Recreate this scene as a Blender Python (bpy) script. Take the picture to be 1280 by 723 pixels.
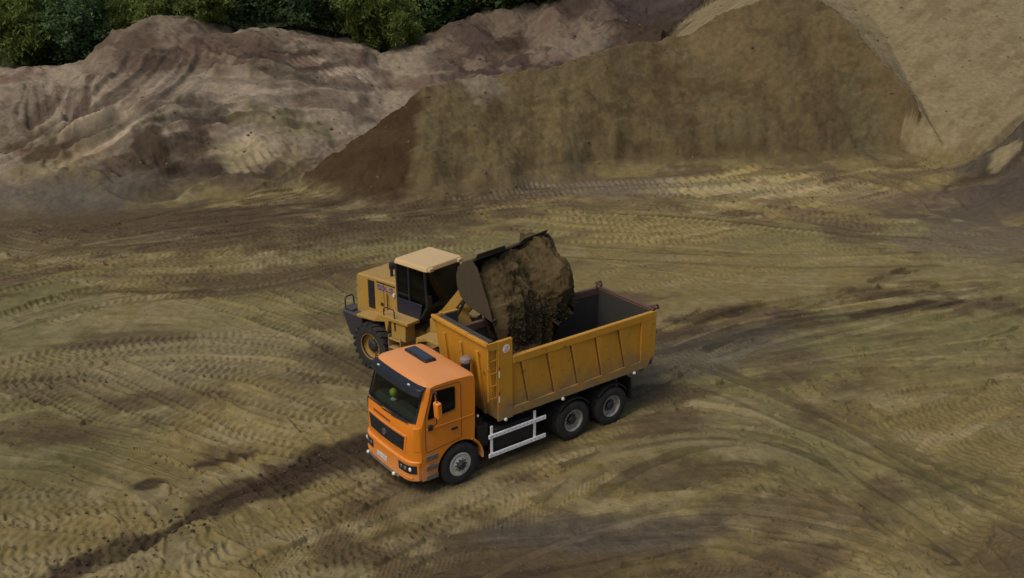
import bpy, bmesh, math, random
import numpy as np
from mathutils import Vector, Matrix, Euler
R = math.radians
random.seed(7)
rng = np.random.default_rng(11)
for o in list(bpy.data.objects):
    bpy.data.objects.remove(o)
scene = bpy.context.scene
COL = scene.collection

# ------------------------------------------------------------------ camera, sky, sun, exposure
CAM_Z, PITCH, FPX, PW, PH = 13.669, -0.361097, 1250.85, 1280.0, 723.0
cam = bpy.data.cameras.new('camera')
cam.sensor_width = 36.0
cam.lens = 36.0 * FPX / PW
cam.clip_end = 3000
cam_o = bpy.data.objects.new('camera', cam)
COL.objects.link(cam_o)
cam_o.location = (0, 0, CAM_Z)
cam_o.rotation_euler = (math.pi / 2 + PITCH, 0, 0)
scene.camera = cam_o

SUN_EL, SUN_AZ = 56.0, -135.0          # azimuth clockwise from +Y (the far side)
world = bpy.data.worlds.new('World')
scene.world = world
world.use_nodes = True
wn = world.node_tree
wn.nodes.clear()
w_out = wn.nodes.new('ShaderNodeOutputWorld')
w_bg = wn.nodes.new('ShaderNodeBackground')
w_sky = wn.nodes.new('ShaderNodeTexSky')
w_sky.sky_type = 'NISHITA'
w_sky.sun_disc = False
w_sky.sun_elevation = R(SUN_EL)
w_sky.sun_rotation = R(SUN_AZ)
w_sky.air_density = 1.0
w_sky.dust_density = 4.0
w_sky.ozone_density = 1.0
w_bg.inputs['Strength'].default_value = 0.09
wn.links.new(w_sky.outputs[0], w_bg.inputs['Color'])
wn.links.new(w_bg.outputs[0], w_out.inputs['Surface'])

sun = bpy.data.lights.new('sun', 'SUN')
sun.energy = 1.35
sun.angle = R(22)
sun.color = (1.0, 0.93, 0.82)
sun_o = bpy.data.objects.new('sun', sun)
COL.objects.link(sun_o)
_sd = Vector((math.sin(R(SUN_AZ)) * math.cos(R(SUN_EL)), math.cos(R(SUN_AZ)) * math.cos(R(SUN_EL)), math.sin(R(SUN_EL))))
sun_o.rotation_euler = (-_sd).to_track_quat('-Z', 'Y').to_euler()

vs = scene.view_settings
vs.view_transform = 'Standard'
vs.look = 'None'
vs.exposure = 0.14
vs.gamma = 1.0
vs.use_curve_mapping = False

# ------------------------------------------------------------------ survey helpers (photograph bearing -> metres on site)
_cp, _sp = math.cos(PITCH), math.sin(PITCH)
def ray(px, py):
    a = (px - PW / 2) / FPX; b = -(py - PH / 2) / FPX
    return (a, _cp - b * _sp, _sp + b * _cp)
def gpt(px, py, z=0.0):
    d = ray(px, py); t = (z - CAM_Z) / d[2]
    return (t * d[0], t * d[1])
def spt(px, py, Y):
    d = ray(px, py); t = Y / d[1]
    return (t * d[0], Y, CAM_Z + t * d[2])

# ------------------------------------------------------------------ generic helpers
def tag(o, label=None, cat=None, group=None, kind=None):
    if label: o['label'] = label
    if cat: o['category'] = cat
    if group: o['group'] = group
    if kind: o['kind'] = kind
    return o
def empty(name, loc=(0, 0, 0), rz=0.0, parent=None):
    o = bpy.data.objects.new(name, None)
    o.empty_display_size = 0.3
    COL.objects.link(o)
    o.location = loc
    o.rotation_euler = (0, 0, rz)
    o.parent = parent
    return o
def mesh_obj(name, me, mats, parent=None):
    if not isinstance(mats, (list, tuple)): mats = [mats]
    for m in mats: me.materials.append(m)
    o = bpy.data.objects.new(name, me)
    COL.objects.link(o)
    o.parent = parent
    return o
def finish(bm, angle=32):
    bm.normal_update()
    ca = R(angle)
    for f in bm.faces: f.smooth = True
    for e in bm.edges:
        if len(e.link_faces) == 2:
            e.smooth = e.calc_face_angle(0) < ca
        else:
            e.smooth = False

class MB:
    """collects boxes, prisms, tubes and turned shapes into one mesh"""
    def __init__(s):
        s.bm = bmesh.new()
    def box(s, x0, x1, y0, y1, z0, z1, mi=0, rot=None, piv=None):
        vs_ = [s.bm.verts.new((x, y, z)) for x in (x0, x1) for y in (y0, y1) for z in (z0, z1)]
        for q in ((0, 1, 3, 2), (4, 6, 7, 5), (0, 4, 5, 1), (2, 3, 7, 6), (0, 2, 6, 4), (1, 5, 7, 3)):
            f = s.bm.faces.new([vs_[i] for i in q]); f.material_index = mi
        if rot is not None:
            c = Vector(piv if piv is not None else ((x0 + x1) / 2, (y0 + y1) / 2, (z0 + z1) / 2))
            m = Euler(rot).to_matrix()
            for v in vs_: v.co = c + m @ (v.co - c)
        return s
    def prism(s, pts, axis, a0, a1, mi=0):
        """closed outline swept along an axis; pts are the two other coordinates in x,y,z order"""
        def P(p, a):
            return (a, p[0], p[1]) if axis == 'x' else (p[0], a, p[1]) if axis == 'y' else (p[0], p[1], a)
        A = [s.bm.verts.new(P(p, a0)) for p in pts]
        B = [s.bm.verts.new(P(p, a1)) for p in pts]
        n = len(pts)
        fs = [s.bm.faces.new(A), s.bm.faces.new(B[::-1])]
        for i in range(n):
            fs.append(s.bm.faces.new([A[i], B[i], B[(i + 1) % n], A[(i + 1) % n]]))
        for f in fs: f.material_index = mi
        return s
    def hexa(s, P, mi=0):
        """eight corners: bottom ring of four then top ring of four"""
        v = [s.bm.verts.new(p) for p in P]
        for q in ((3, 2, 1, 0), (4, 5, 6, 7), (0, 1, 5, 4), (1, 2, 6, 5), (2, 3, 7, 6), (3, 0, 4, 7)):
            f = s.bm.faces.new([v[i] for i in q]); f.material_index = mi
        return s
    def tube(s, path, r, n=8, mi=0, closed=False):
        path = [Vector(p) for p in path]
        rings = []
        m = len(path)
        for i, p in enumerate(path):
            if closed:
                d = path[(i + 1) % m] - path[i - 1]
            else:
                d = path[min(i + 1, m - 1)] - path[max(i - 1, 0)]
            d.normalize()
            u = d.orthogonal() if abs(d.z) > 0.95 else d.cross(Vector((0, 0, 1)))
            u.normalize(); w = d.cross(u)
            rr = r[i] if isinstance(r, (list, tuple)) else r
            rings.append([s.bm.verts.new(p + (u * math.cos(2 * math.pi * k / n) + w * math.sin(2 * math.pi * k / n)) * rr) for k in range(n)])
        for i in range(m if closed else m - 1):
            a, b = rings[i], rings[(i + 1) % m]
            for k in range(n):
                f = s.bm.faces.new([a[k], a[(k + 1) % n], b[(k + 1) % n], b[k]]); f.material_index = mi
        if not closed:
            s.bm.faces.new(rings[0][::-1]).material_index = mi
            s.bm.faces.new(rings[-1]).material_index = mi
        return s
    def lathe(s, prof, c, axis='y', n=32, mi=0, close=True):
        """prof: (radius, along) pairs turned about an axis through c"""
        rings = []
        for r, a in prof:
            ring = []
            for k in range(n):
                t = 2 * math.pi * k / n
                u, w = r * math.cos(t), r * math.sin(t)
                p = (u, a, w) if axis == 'y' else (a, u, w) if axis == 'x' else (u, w, a)
                ring.append(s.bm.verts.new((c[0] + p[0], c[1] + p[1], c[2] + p[2])))
            rings.append(ring)
        m = len(prof)
        for i in range(m if close else m - 1):
            a, b = rings[i], rings[(i + 1) % m]
            for k in range(n):
                f = s.bm.faces.new([a[k], b[k], b[(k + 1) % n], a[(k + 1) % n]]); f.material_index = mi
        return s
    def build(s, name, mats, parent=None, bevel=0.0, seg=2, angle=32, recalc=True):
        if recalc: bmesh.ops.recalc_face_normals(s.bm, faces=s.bm.faces[:])
        finish(s.bm, angle)
        me = bpy.data.meshes.new(name)
        s.bm.to_mesh(me); s.bm.free()
        o = mesh_obj(name, me, mats, parent)
        if bevel:
            b = o.modifiers.new('bevel', 'BEVEL')
            b.width = bevel; b.segments = seg; b.limit_method = 'ANGLE'; b.angle_limit = R(40)
            b.harden_normals = False
        return o

def evaluated_mesh(o):
    dg = bpy.context.evaluated_depsgraph_get()
    return bpy.data.meshes.new_from_object(o.evaluated_get(dg))

# ------------------------------------------------------------------ numpy noise
def _hash(ix, iy, seed):
    h = (ix.astype(np.int64) * 374761393 + iy.astype(np.int64) * 668265263 + seed * 144269504) & 0xffffffff
    h = ((h ^ (h >> 13)) * 1274126177) & 0xffffffff
    return ((h ^ (h >> 16)) & 0xffffff) / float(0xffffff)
def vnoise(x, y, seed=0):
    ix, iy = np.floor(x), np.floor(y)
    fx, fy = x - ix, y - iy
    fx = fx * fx * fx * (fx * (fx * 6 - 15) + 10); fy = fy * fy * fy * (fy * (fy * 6 - 15) + 10)
    a = _hash(ix, iy, seed); b = _hash(ix + 1, iy, seed); c = _hash(ix, iy + 1, seed); d = _hash(ix + 1, iy + 1, seed)
    return (a + (b - a) * fx + (c - a) * fy + (a - b - c + d) * fx * fy) * 2 - 1
def fbm(x, y, octv=4, seed=0, gain=0.5, lac=2.03):
    t = 0; a = 1.0; n = 0
    ca, sa = math.cos(0.6), math.sin(0.6)
    for i in range(octv):
        t = t + a * vnoise(x, y, seed + i * 17); n += a; a *= gain
        x, y = (x * ca - y * sa) * lac + 3.1, (x * sa + y * ca) * lac + 1.7
    return t / n
def noise3(P, f, seed):
    return (vnoise(P[:, 0] * f + P[:, 2] * f * 0.7, P[:, 1] * f - P[:, 2] * f * 0.5, seed) + vnoise(P[:, 1] * f * 0.8 + P[:, 2] * f, P[:, 0] * f * 0.6 - P[:, 2] * f * 0.7, seed + 5)) * 0.5
def sstep(a, b, x):
    t = np.clip((x - a) / (b - a), 0, 1)
    return t * t * (3 - 2 * t)

# ------------------------------------------------------------------ materials
def newmat(name):
    m = bpy.data.materials.new(name); m.use_nodes = True
    nt = m.node_tree; b = nt.nodes['Principled BSDF']
    return m, nt, b
def simple(name, col, rough=0.6, metal=0.0, var=0.12, scale=9.0, spec=0.4, bump=0.0):
    m, nt, b = newmat(name)
    N, L = nt.nodes.new, nt.links.new
    tc = N('ShaderNodeTexCoord'); nz = N('ShaderNodeTexNoise')
    nz.inputs['Scale'].default_value = scale; nz.inputs['Detail'].default_value = 6
    L(tc.outputs['Object'], nz.inputs['Vector'])
    mr = N('ShaderNodeMapRange'); mr.inputs['From Min'].default_value = 0.3; mr.inputs['From Max'].default_value = 0.7
    mr.inputs['To Min'].default_value = 1 - var; mr.inputs['To Max'].default_value = 1 + var
    L(nz.outputs['Fac'], mr.inputs['Value'])
    mx = N('ShaderNodeVectorMath'); mx.operation = 'SCALE'; mx.inputs[0].default_value = col[:3]
    L(mr.outputs[0], mx.inputs['Scale']); L(mx.outputs[0], b.inputs['Base Color'])
    b.inputs['Roughness'].default_value = rough; b.inputs['Metallic'].default_value = metal
    b.inputs['Specular IOR Level'].default_value = spec
    if bump:
        bp = N('ShaderNodeBump'); bp.inputs['Strength'].default_value = bump; bp.inputs['Distance'].default_value = 0.02
        L(nz.outputs['Fac'], bp.inputs['Height']); L(bp.outputs[0], b.inputs['Normal'])
    return m
def paint(name, col, dust=(0.20, 0.155, 0.09), low=None, low_amt=0.8, top=0.3, chips=0.0, rough=0.38, streak=0.25, chipcol=(0.05, 0.03, 0.02)):
    """painted steel with settled dust on upward faces, splashed dirt below `low`=(z0,z1), streaks and chips"""
    m, nt, b = newmat(name)
    N, L = nt.nodes.new, nt.links.new
    tc = N('ShaderNodeTexCoord'); ge = N('ShaderNodeNewGeometry')
    def noise(scale, detail=6, vec=None, rough_=0.6):
        n = N('ShaderNodeTexNoise'); n.inputs['Scale'].default_value = scale; n.inputs['Detail'].default_value = detail
        n.inputs['Roughness'].default_value = rough_
        L(vec or tc.outputs['Object'], n.inputs['Vector']); return n.outputs['Fac']
    def rng_(v, a, b_, c, d):
        r = N('ShaderNodeMapRange'); r.inputs['From Min'].default_value = a; r.inputs['From Max'].default_value = b_
        r.inputs['To Min'].default_value = c; r.inputs['To Max'].default_value = d; L(v, r.inputs['Value']); return r.outputs[0]
    def math_(op, a, b_):
        n = N('ShaderNodeMath'); n.operation = op; n.use_clamp = True
        for i, v in enumerate((a, b_)):
            if isinstance(v, (int, float)): n.inputs[i].default_value = v
            else: L(v, n.inputs[i])
        return n.outputs[0]
    sx = N('ShaderNodeSeparateXYZ'); L(tc.outputs['Object'], sx.inputs[0])
    sn = N('ShaderNodeSeparateXYZ'); L(ge.outputs['Normal'], sn.inputs[0])
    big = noise(1.7, 7)
    up = math_('MULTIPLY', rng_(sn.outputs['Z'], 0.5, 1.0, 0, top), rng_(big, 0.25, 0.7, 0.6, 1.0))
    fac = up
    mp = N('ShaderNodeMapping'); mp.inputs['Scale'].default_value = (6, 6, 0.7); L(tc.outputs['Object'], mp.inputs['Vector'])
    st = math_('MULTIPLY', rng_(noise(1.0, 5, mp.outputs[0]), 0.5, 0.75, 0, 1), streak)
    fac = math_('MAXIMUM', fac, st)
    if low:
        zz = N('ShaderNodeMath'); zz.operation = 'ADD'; L(sx.outputs['Z'], zz.inputs[0])
        L(rng_(noise(2.6, 8), 0.25, 0.75, -0.35, 0.35), zz.inputs[1])
        fac = math_('MAXIMUM', fac, math_('MULTIPLY', rng_(zz.outputs[0], low[0], low[1], 1, 0), low_amt))
    mx = N('ShaderNodeMix'); mx.data_type = 'RGBA'
    base = N('ShaderNodeVectorMath'); base.operation = 'SCALE'; base.inputs[0].default_value = col[:3]
    L(rng_(noise(0.9, 4), 0.3, 0.7, 0.9, 1.08), base.inputs['Scale'])
    L(base.outputs[0], mx.inputs['A']); mx.inputs['B'].default_value = (*dust, 1); L(fac, mx.inputs['Factor'])
    out = mx.outputs['Result']
    if chips:
        ch = math_('MULTIPLY', rng_(noise(3.2, 9, None, 0.72), 0.60, 0.64, 0, 1), chips)
        m2 = N('ShaderNodeMix'); m2.data_type = 'RGBA'; L(out, m2.inputs['A']); m2.inputs['B'].default_value = (*chipcol, 1)
        L(ch, m2.inputs['Factor']); out = m2.outputs['Result']
    L(out, b.inputs['Base Color'])
    L(rng_(fac, 0, 1, rough, 0.9), b.inputs['Roughness'])
    b.inputs['Specular IOR Level'].default_value = 0.45
    bp = N('ShaderNodeBump'); bp.inputs['Strength'].default_value = 0.12; bp.inputs['Distance'].default_value = 0.02
    L(noise(1.3, 3), bp.inputs['Height']); L(bp.outputs[0], b.inputs['Normal'])
    return m
def glassmat(name, tint, gloss=0.5):
    m, nt, b = newmat(name)
    N, L = nt.nodes.new, nt.links.new
    nt.nodes.remove(b)
    tr = N('ShaderNodeBsdfTransparent'); tr.inputs['Color'].default_value = (*tint, 1)
    gl = N('ShaderNodeBsdfGlossy'); gl.inputs['Roughness'].default_value = 0.06; gl.inputs['Color'].default_value = (0.9, 0.95, 1, 1)
    fr = N('ShaderNodeFresnel'); fr.inputs['IOR'].default_value = 1.5
    ml = N('ShaderNodeMath'); ml.operation = 'MULTIPLY'; ml.inputs[1].default_value = gloss; L(fr.outputs[0], ml.inputs[0])
    mx = N('ShaderNodeMixShader'); L(ml.outputs[0], mx.inputs['Fac']); L(tr.outputs[0], mx.inputs[1]); L(gl.outputs[0], mx.inputs[2])
    L(mx.outputs[0], nt.nodes['Material Output'].inputs['Surface'])
    return m

M = {}
M['orange'] = paint('cab_orange_paint', (0.74, 0.225, 0.016), low=(0.40, 0.95), low_amt=0.5, top=0.5, streak=0.16, rough=0.33, dust=(0.62, 0.36, 0.20))  # pale dust tone also paints the sky-lit brightness of the roof
M['yellow'] = paint('body_yellow_paint', (0.56, 0.262, 0.020), low=(1.55, 2.25), low_amt=0.8, top=0.3, chips=0.6, streak=0.25, rough=0.5, dust=(0.21, 0.15, 0.075))
M['inner_steel'] = paint('body_inner_steel', (0.042, 0.040, 0.035), top=0.35, streak=0.35, chips=0.3, rough=0.6, dust=(0.075, 0.055, 0.04))
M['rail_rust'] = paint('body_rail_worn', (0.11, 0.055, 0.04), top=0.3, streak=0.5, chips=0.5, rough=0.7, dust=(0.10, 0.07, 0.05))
M['loader'] = paint('loader_yellow_paint', (0.40, 0.23, 0.040), low=(0.9, 1.7), low_amt=0.6, top=0.45, chips=0.4, streak=0.35, rough=0.5, dust=(0.30, 0.23, 0.13))
M['loader_roof'] = paint('loader_roof_faded_paint', (0.60, 0.42, 0.19), top=0.5, streak=0.1, rough=0.55, dust=(0.50, 0.38, 0.22))
M['black'] = simple('black_plastic', (0.018, 0.018, 0.02), 0.45)
M['visor'] = simple('visor_black', (0.016, 0.018, 0.024), 0.4, spec=0.3)
M['chassis'] = paint('chassis_black', (0.012, 0.012, 0.012), top=0.3, streak=0.2, rough=0.6, dust=(0.06, 0.048, 0.034))
M['interior'] = simple('cab_interior_dark', (0.05, 0.054, 0.05), 0.8)
M['tyre'] = paint('tyre_rubber', (0.022, 0.021, 0.02), top=0.4, streak=0.45, rough=0.85, dust=(0.075, 0.06, 0.042))
M['rim'] = simple('wheel_rim_silver_paint', (0.50, 0.49, 0.46), 0.45, 0.2, 0.2)
M['rim_dark'] = simple('wheel_rim_dusty', (0.30, 0.285, 0.25), 0.6, 0.1, 0.25)
M['hub'] = simple('wheel_hub_dark', (0.03, 0.03, 0.03), 0.5)
M['lrim'] = paint('loader_rim_yellow', (0.36, 0.21, 0.045), top=0.4, streak=0.6, rough=0.7, dust=(0.17, 0.125, 0.07))
M['white'] = simple('white_guard_paint', (0.80, 0.79, 0.77), 0.5, 0, 0.1)
M['hole'] = simple('punched_hole_dark', (0.12, 0.12, 0.12), 0.8)
M['glass'] = glassmat('tinted_glass', (0.62, 0.72, 0.66), 1.0)
M['glass_dark'] = glassmat('dark_tinted_glass', (0.10, 0.125, 0.16), 0.9)
M['cw'] = paint('counterweight_charcoal', (0.035, 0.032, 0.036), top=0.45, streak=0.3, rough=0.6, dust=(0.12, 0.09, 0.07))
M['chrome'] = simple('bright_metal', (0.6, 0.6, 0.6), 0.25, 0.9, 0.05)
M['red'] = simple('red_reflector', (0.35, 0.03, 0.02), 0.4)
M['lens'] = simple('lamp_lens', (0.75, 0.75, 0.72), 0.15)
M['amber'] = simple('amber_lens', (0.7, 0.25, 0.03), 0.25)
M['blue'] = simple('blue_decal', (0.06, 0.05, 0.30), 0.5)
M['lime'] = simple('lime_plastic', (0.42, 0.50, 0.06), 0.45)
M['plate'] = simple('licence_plate_white', (0.5, 0.5, 0.47), 0.5, 0, 0.2)
M['step'] = simple('step_grey_steel', (0.16, 0.125, 0.095), 0.7, 0.1, 0.25)
M['bucket'] = paint('bucket_worn_steel', (0.062, 0.045, 0.023), top=0.4, streak=0.7, rough=0.95, dust=(0.088, 0.063, 0.030))
M['handrail'] = simple('handrail_black', (0.03, 0.028, 0.025), 0.5)
M['seat'] = simple('seat_fabric', (0.04, 0.045, 0.06), 0.9)

def soilmat(name, fine=1.0, bump=0.5, attr='soil'):
    m, nt, b = newmat(name)
    N, L = nt.nodes.new, nt.links.new
    at = N('ShaderNodeAttribute'); at.attribute_name = attr
    tc = N('ShaderNodeTexCoord')
    def noise(scale, detail, rough_=0.65):
        n = N('ShaderNodeTexNoise'); n.inputs['Scale'].default_value = scale; n.inputs['Detail'].default_value = detail
        n.inputs['Roughness'].default_value = rough_
        L(tc.outputs['Object'], n.inputs['Vector']); return n
    n1 = noise(3.1 * fine, 9, 0.7); n2 = noise(19 * fine, 5, 0.7)
    ad = N('ShaderNodeMath'); ad.operation = 'ADD'; L(n1.outputs['Fac'], ad.inputs[0])
    s2 = N('ShaderNodeMath'); s2.operation = 'MULTIPLY'; s2.inputs[1].default_value = 0.45; L(n2.outputs['Fac'], s2.inputs[0]); L(s2.outputs[0], ad.inputs[1])
    mr = N('ShaderNodeMapRange'); mr.inputs['From Min'].default_value = 0.45; mr.inputs['From Max'].default_value = 1.0
    mr.inputs['To Min'].default_value = 0.66; mr.inputs['To Max'].default_value = 1.34; L(ad.outputs[0], mr.inputs['Value'])
    sc = N('ShaderNodeVectorMath'); sc.operation = 'SCALE'; L(at.outputs['Color'], sc.inputs[0]); L(mr.outputs[0], sc.inputs['Scale'])
    L(sc.outputs[0], b.inputs['Base Color'])
    b.inputs['Roughness'].default_value = 0.95; b.inputs['Specular IOR Level'].default_value = 0.15
    bp = N('ShaderNodeBump'); bp.inputs['Strength'].default_value = bump; bp.inputs['Distance'].default_value = 0.06
    L(ad.outputs[0], bp.inputs['Height']); L(bp.outputs[0], b.inputs['Normal'])
    return m
M['soil'] = soilmat('quarry_soil')

# ================================================================== THE GROUND
TRUCK = (-2.056, 23.165); TRUCK_RZ = R(-142.70)
LOADER = (-3.80, 30.20); LOADER_RZ = R(-41.1)

# fan-shaped grid, denser where the vehicles stand
ys = [13.0]
while ys[-1] < 83: ys.append(ys[-1] + 0.0019 * ys[-1])
while ys[-1] < 112: ys.append(ys[-1] + 0.32)
st_ = 0.6
while ys[-1] < 1600: ys.append(ys[-1] + st_); st_ *= 1.28
ys = [-700, -200, -60, -20, 0, 6, 10] + ys
ys = np.array(ys)
NU = 900
u = np.linspace(-1, 1, NU)
ext = np.array([1.04, 1.1, 1.25, 1.6, 2.4, 4.5, 9, 20, 50])
u = np.concatenate([-ext[::-1], u, ext])
hw = 3.5 + 0.56 * np.clip(ys, 13, 1e9)
GX = u[None, :] * hw[:, None]
GY = np.repeat(ys[:, None], len(u), 1)
NR, NC = GX.shape

def loft(lines, X, Y, ease=True):
    L_ = []
    for ln in lines:
        a = np.array(sorted(ln)); L_.append((np.interp(X, a[:, 0], a[:, 1]), np.interp(X, a[:, 0], a[:, 2])))
    z = L_[0][1].copy()
    for k in range(len(L_) - 1):
        y0, z0 = L_[k]; y1, z1 = L_[k + 1]
        t = np.clip((Y - y0) / np.maximum(y1 - y0, 0.3), 0, 1)
        z = z + t * (z1 - z0)
    return z

def g3(px, py): a = gpt(px, py); return (a[0], a[1], 0.0)
# warp so that feet and crests wander a little
WX = GX + 0.9 * fbm(GX / 5.0, GY / 5.0, 3, 41) + 0.25 * fbm(GX / 1.1, GY / 1.1, 3, 42)
WY = GY + 1.1 * fbm(GX / 5.5, GY / 5.5, 3, 43) + 0.3 * fbm(GX / 1.0, GY / 1.0, 3, 44)
WXs = GX + 0.25 * fbm(GX / 4.0, GY / 4.0, 3, 45); WYs = GY + 0.25 * fbm(GX / 3.0, GY / 3.0, 3, 46)

A0 = [g3(*p) for p in ((-400, 290), (0, 280), (100, 272), (200, 258), (300, 246), (420, 236), (520, 222), (640, 212), (800, 205), (1500, 190))]
A1 = [spt(*p) for p in ((-400, 215, 50), (0, 208, 50.5), (100, 196, 51), (200, 176, 52), (250, 178, 53), (330, 178, 53.5), (420, 172, 56), (500, 170, 58), (640, 160, 60), (1500, 160, 62))]
A2 = [spt(*p) for p in ((-400, 95, 62), (0, 92, 62), (70, 92, 62), (112, 80, 63), (150, 46, 64), (195, 25, 66), (235, 30, 66), (265, 48, 66), (300, 41, 67), (340, 36, 67), (400, 48, 68), (450, 55, 69), (476, 70, 70), (500, 62, 72), (560, 36, 74), (600, 30, 75), (640, 20, 76), (700, 8, 78), (720, -3, 79), (800, -25, 80), (870, -45, 80), (1000, -50, 82), (1500, -60, 86))]
A3 = [(x, y + 9, z - 0.8) for x, y, z in A2]
A4 = [(x, y + 60, z + 1.5) for x, y, z in A2]
hA = loft([A0, A1, A2, A3, A4], WX, WY)

B0 = [g3(*p) for p in ((300, 236), (360, 234), (430, 250), (480, 256), (540, 259), (600, 251), (680, 234), (740, 223), (800, 217), (900, 213), (1000, 209), (1100, 204), (1200, 206), (1260, 215), (1500, 215))]
_b1 = ((300, 240, 53.5), (370, 231, 53), (430, 186, 53), (480, 147, 53.5), (530, 110, 54), (580, 100, 55.5), (640, 92, 57), (700, 79, 58.5), (760, 63, 60), (820, 51, 62), (860, 40, 63), (890, 22, 63.5), (930, 6, 64), (965, 0, 64.5), (1000, -3, 65), (1035, 8, 64.5), (1060, 28, 63.5), (1100, 72, 61.5), (1130, 105, 59.5), (1160, 145, 58), (1185, 186, 56.5), (1215, 200, 55), (1300, 208, 54), (1500, 212, 54))
B1 = [spt(*p) for p in _b1]
B1 = [(x, y, max(z, 0.05)) for x, y, z in B1]
B2 = [(x, y + 7, max(z - 3.5, 0.0)) for x, y, z in B1]
Bt = [(x, y + 1.6, 0.55) for x, y, z in B0]
WYf = WYs + (0.9 * fbm(GX / 3.2, GY / 5.0, 3, 47) + 0.35 * fbm(GX / 0.9, GY / 2.0, 3, 48)) * (1 - sstep(0.5, 4.5, loft([B0, B1, B2], WXs, WYs)))
hB = loft([B0, Bt, B1, B2], WXs, WYf)

C0 = [(B1[k][0] + 0.1, B1[k][1] + 0.6, B1[k][2] - 0.06) for k, q in enumerate(_b1) if 885 <= q[0] <= 1190]
C0 = [(spt(700, 90, 60)[0], 66.0, -3.0), (spt(800, 60, 63)[0], 66.0, 1.5), (spt(850, 50, 64)[0], 65.5, spt(850, 52, 64.5)[2])] + C0 + [spt(*p) for p in ((1240, 174, 57.5), (1280, 140, 60), (1400, 100, 64), (1600, 80, 68))]
Cf = [(x, y - 4.0, -3.0) for x, y, z in C0]
Cm = [(x, y - 1.6, z - 2.4) for x, y, z in C0]
C1 = [(C0[0][0], 76.0, -3.0), (C0[1][0], 76.0, 2.5)] + [spt(*p) for p in ((850, 26, 75), (890, 2, 76), (1000, -30, 77), (1140, -20, 76), (1280, -4, 77), (1500, 15, 80))]
C2 = [(x, y + 30, z + 4 * (z > 3)) for x, y, z in C1]
hC = loft([Cf, Cm, C0, C1, C2], WXs, WYs)

floor = 0.10 * fbm(GX / 7.0, GY / 7.0, 4, 3) + 0.035 * fbm(GX / 1.7, GY / 1.7, 3, 4)
# far plain beyond everything stays level with the plateau
# dark heap at the right edge, small dozer berms at the foot of the mound
def bump2(px, py, rx, ry, h, rot=0.0):
    cx, cy = gpt(px, py)
    dx, dy = GX - cx, GY - cy
    c, s = math.cos(rot), math.sin(rot)
    a, b = (dx * c + dy * s) / rx, (-dx * s + dy * c) / ry
    return h * np.exp(-(a * a + b * b))
heap = bump2(1310, 255, 3.4, 3.4, 1.3) + bump2(1235, 226, 2.6, 1.3, 0.8) + bump2(1340, 226, 3.5, 3.6, 4.6)
heap_n = fbm(GX / 1.3, GY / 1.3, 4, 9)
heap = heap * (1 + 0.45 * heap_n)
hD = floor + heap

hF = floor.copy()
H0 = np.maximum(np.maximum(hA, hB), np.maximum(hC, 0.0))
layer = np.argmax(np.stack([np.full_like(hA, 0.02), hA, hB, hC]), 0)      # 0 floor, 1 old slope, 2 mound, 3 graded slope
rise = sstep(0.0, 1.2, H0)
layer_f = sstep(0.0, 0.9, H0 + 0.45 * fbm(GX / 1.3, GY / 1.3, 4, 49))
layer_f = np.where(layer == 2, sstep(0.02, 0.5, H0), layer_f)
far = np.clip(GY / 60, 0.4, 1.6)

SY = GY + 1.15 * np.maximum(H0, 0)                                            # distance measured up the slope
# ---- roughness of the slopes
gul = fbm(GX / 1.6 + 0.3 * GY, GY / 6.0, 4, 21)
rill = fbm(GX / 0.55, SY / 4.0, 4, 22)
lump = fbm(GX / 1.2, SY / 1.2, 5, 23, 0.55)
lump2 = np.abs(fbm(GX / 3.0, GY / 3.0, 4, 24))
strata = fbm((GX * 0.35 - GY * 0.25 + H0 * 0.4) / 0.5, (GX + GY) / 16.0, 3, 25)
mA = (layer == 1) * rise; mB = (layer == 2) * rise; mC = (layer == 3) * rise
rid = sstep(54, 66, GY) * sstep(-8, -2, GX)                                     # knobbly ridge behind the mound
H = np.where(H0 > floor, H0, 0) + floor * (1 - rise)
knob = 1 - 2 * np.abs(fbm(GX / 4.2, GY / 4.6, 4, 27, 0.5))
big = fbm(GX / 6.5, GY / 5.0, 3, 71)
rdg = 1 - 2 * np.abs(fbm(GX / 1.9 + .2 * GY, SY / 2.4, 4, 72, 0.55))
fine_ = fbm(GX / 0.45, SY / 0.5, 3, 73, 0.6)
ter = H0 / 1.05 + 0.9 * fbm(GX / 7.0, GY / 9.0, 3, 74) + 0.06 * GX
fr = ter - np.floor(ter)
bench = sstep(0.25, 0.75, fr) - fr
roughA = mA * (0.13 * rdg + 0.10 * fine_ + 0.11 * lump + 0.22 * bench)
H = H + mA * 0.55 * big + roughA
H = H + mA * rid * (0.50 * knob + 1.0 * fbm(GX / 5.0, GY / 5.0, 3, 28) + 0.35 * lump)
H = H + mB * (0.06 * rill + 0.22 * lump + 0.10 * rdg + 0.09 * fine_ + 0.25 * fbm(GX / 3.5, SY / 5, 3, 75))
H = H + mC * (0.07 * lump + 0.05 * fine_ + 0.06 * fbm((GX + GY) / 2.5, (GX - GY) / 0.6, 3, 29))
H = np.where(heap > 0.12, np.maximum(H, heap - 0.12 + floor * (1 - rise)), H)

def ground_z(x, y):
    i = np.searchsorted(ys, y) - 1
    uu = x / (3.5 + 0.56 * max(y, 13)); j = np.searchsorted(u, uu) - 1
    i = min(max(i, 0), NR - 1); j = min(max(j, 0), NC - 1)
    return float(H[i, j])
def slope_pt(px, py):
    """where on the terrain a bearing meets the slope"""
    d = ray(px, py)
    Y = 30.0
    while Y < 105:
        t = Y / d[1]
        if CAM_Z + t * d[2] <= ground_z(t * d[0], Y): break
        Y += 0.15
    return (t * d[0], Y)
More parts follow.
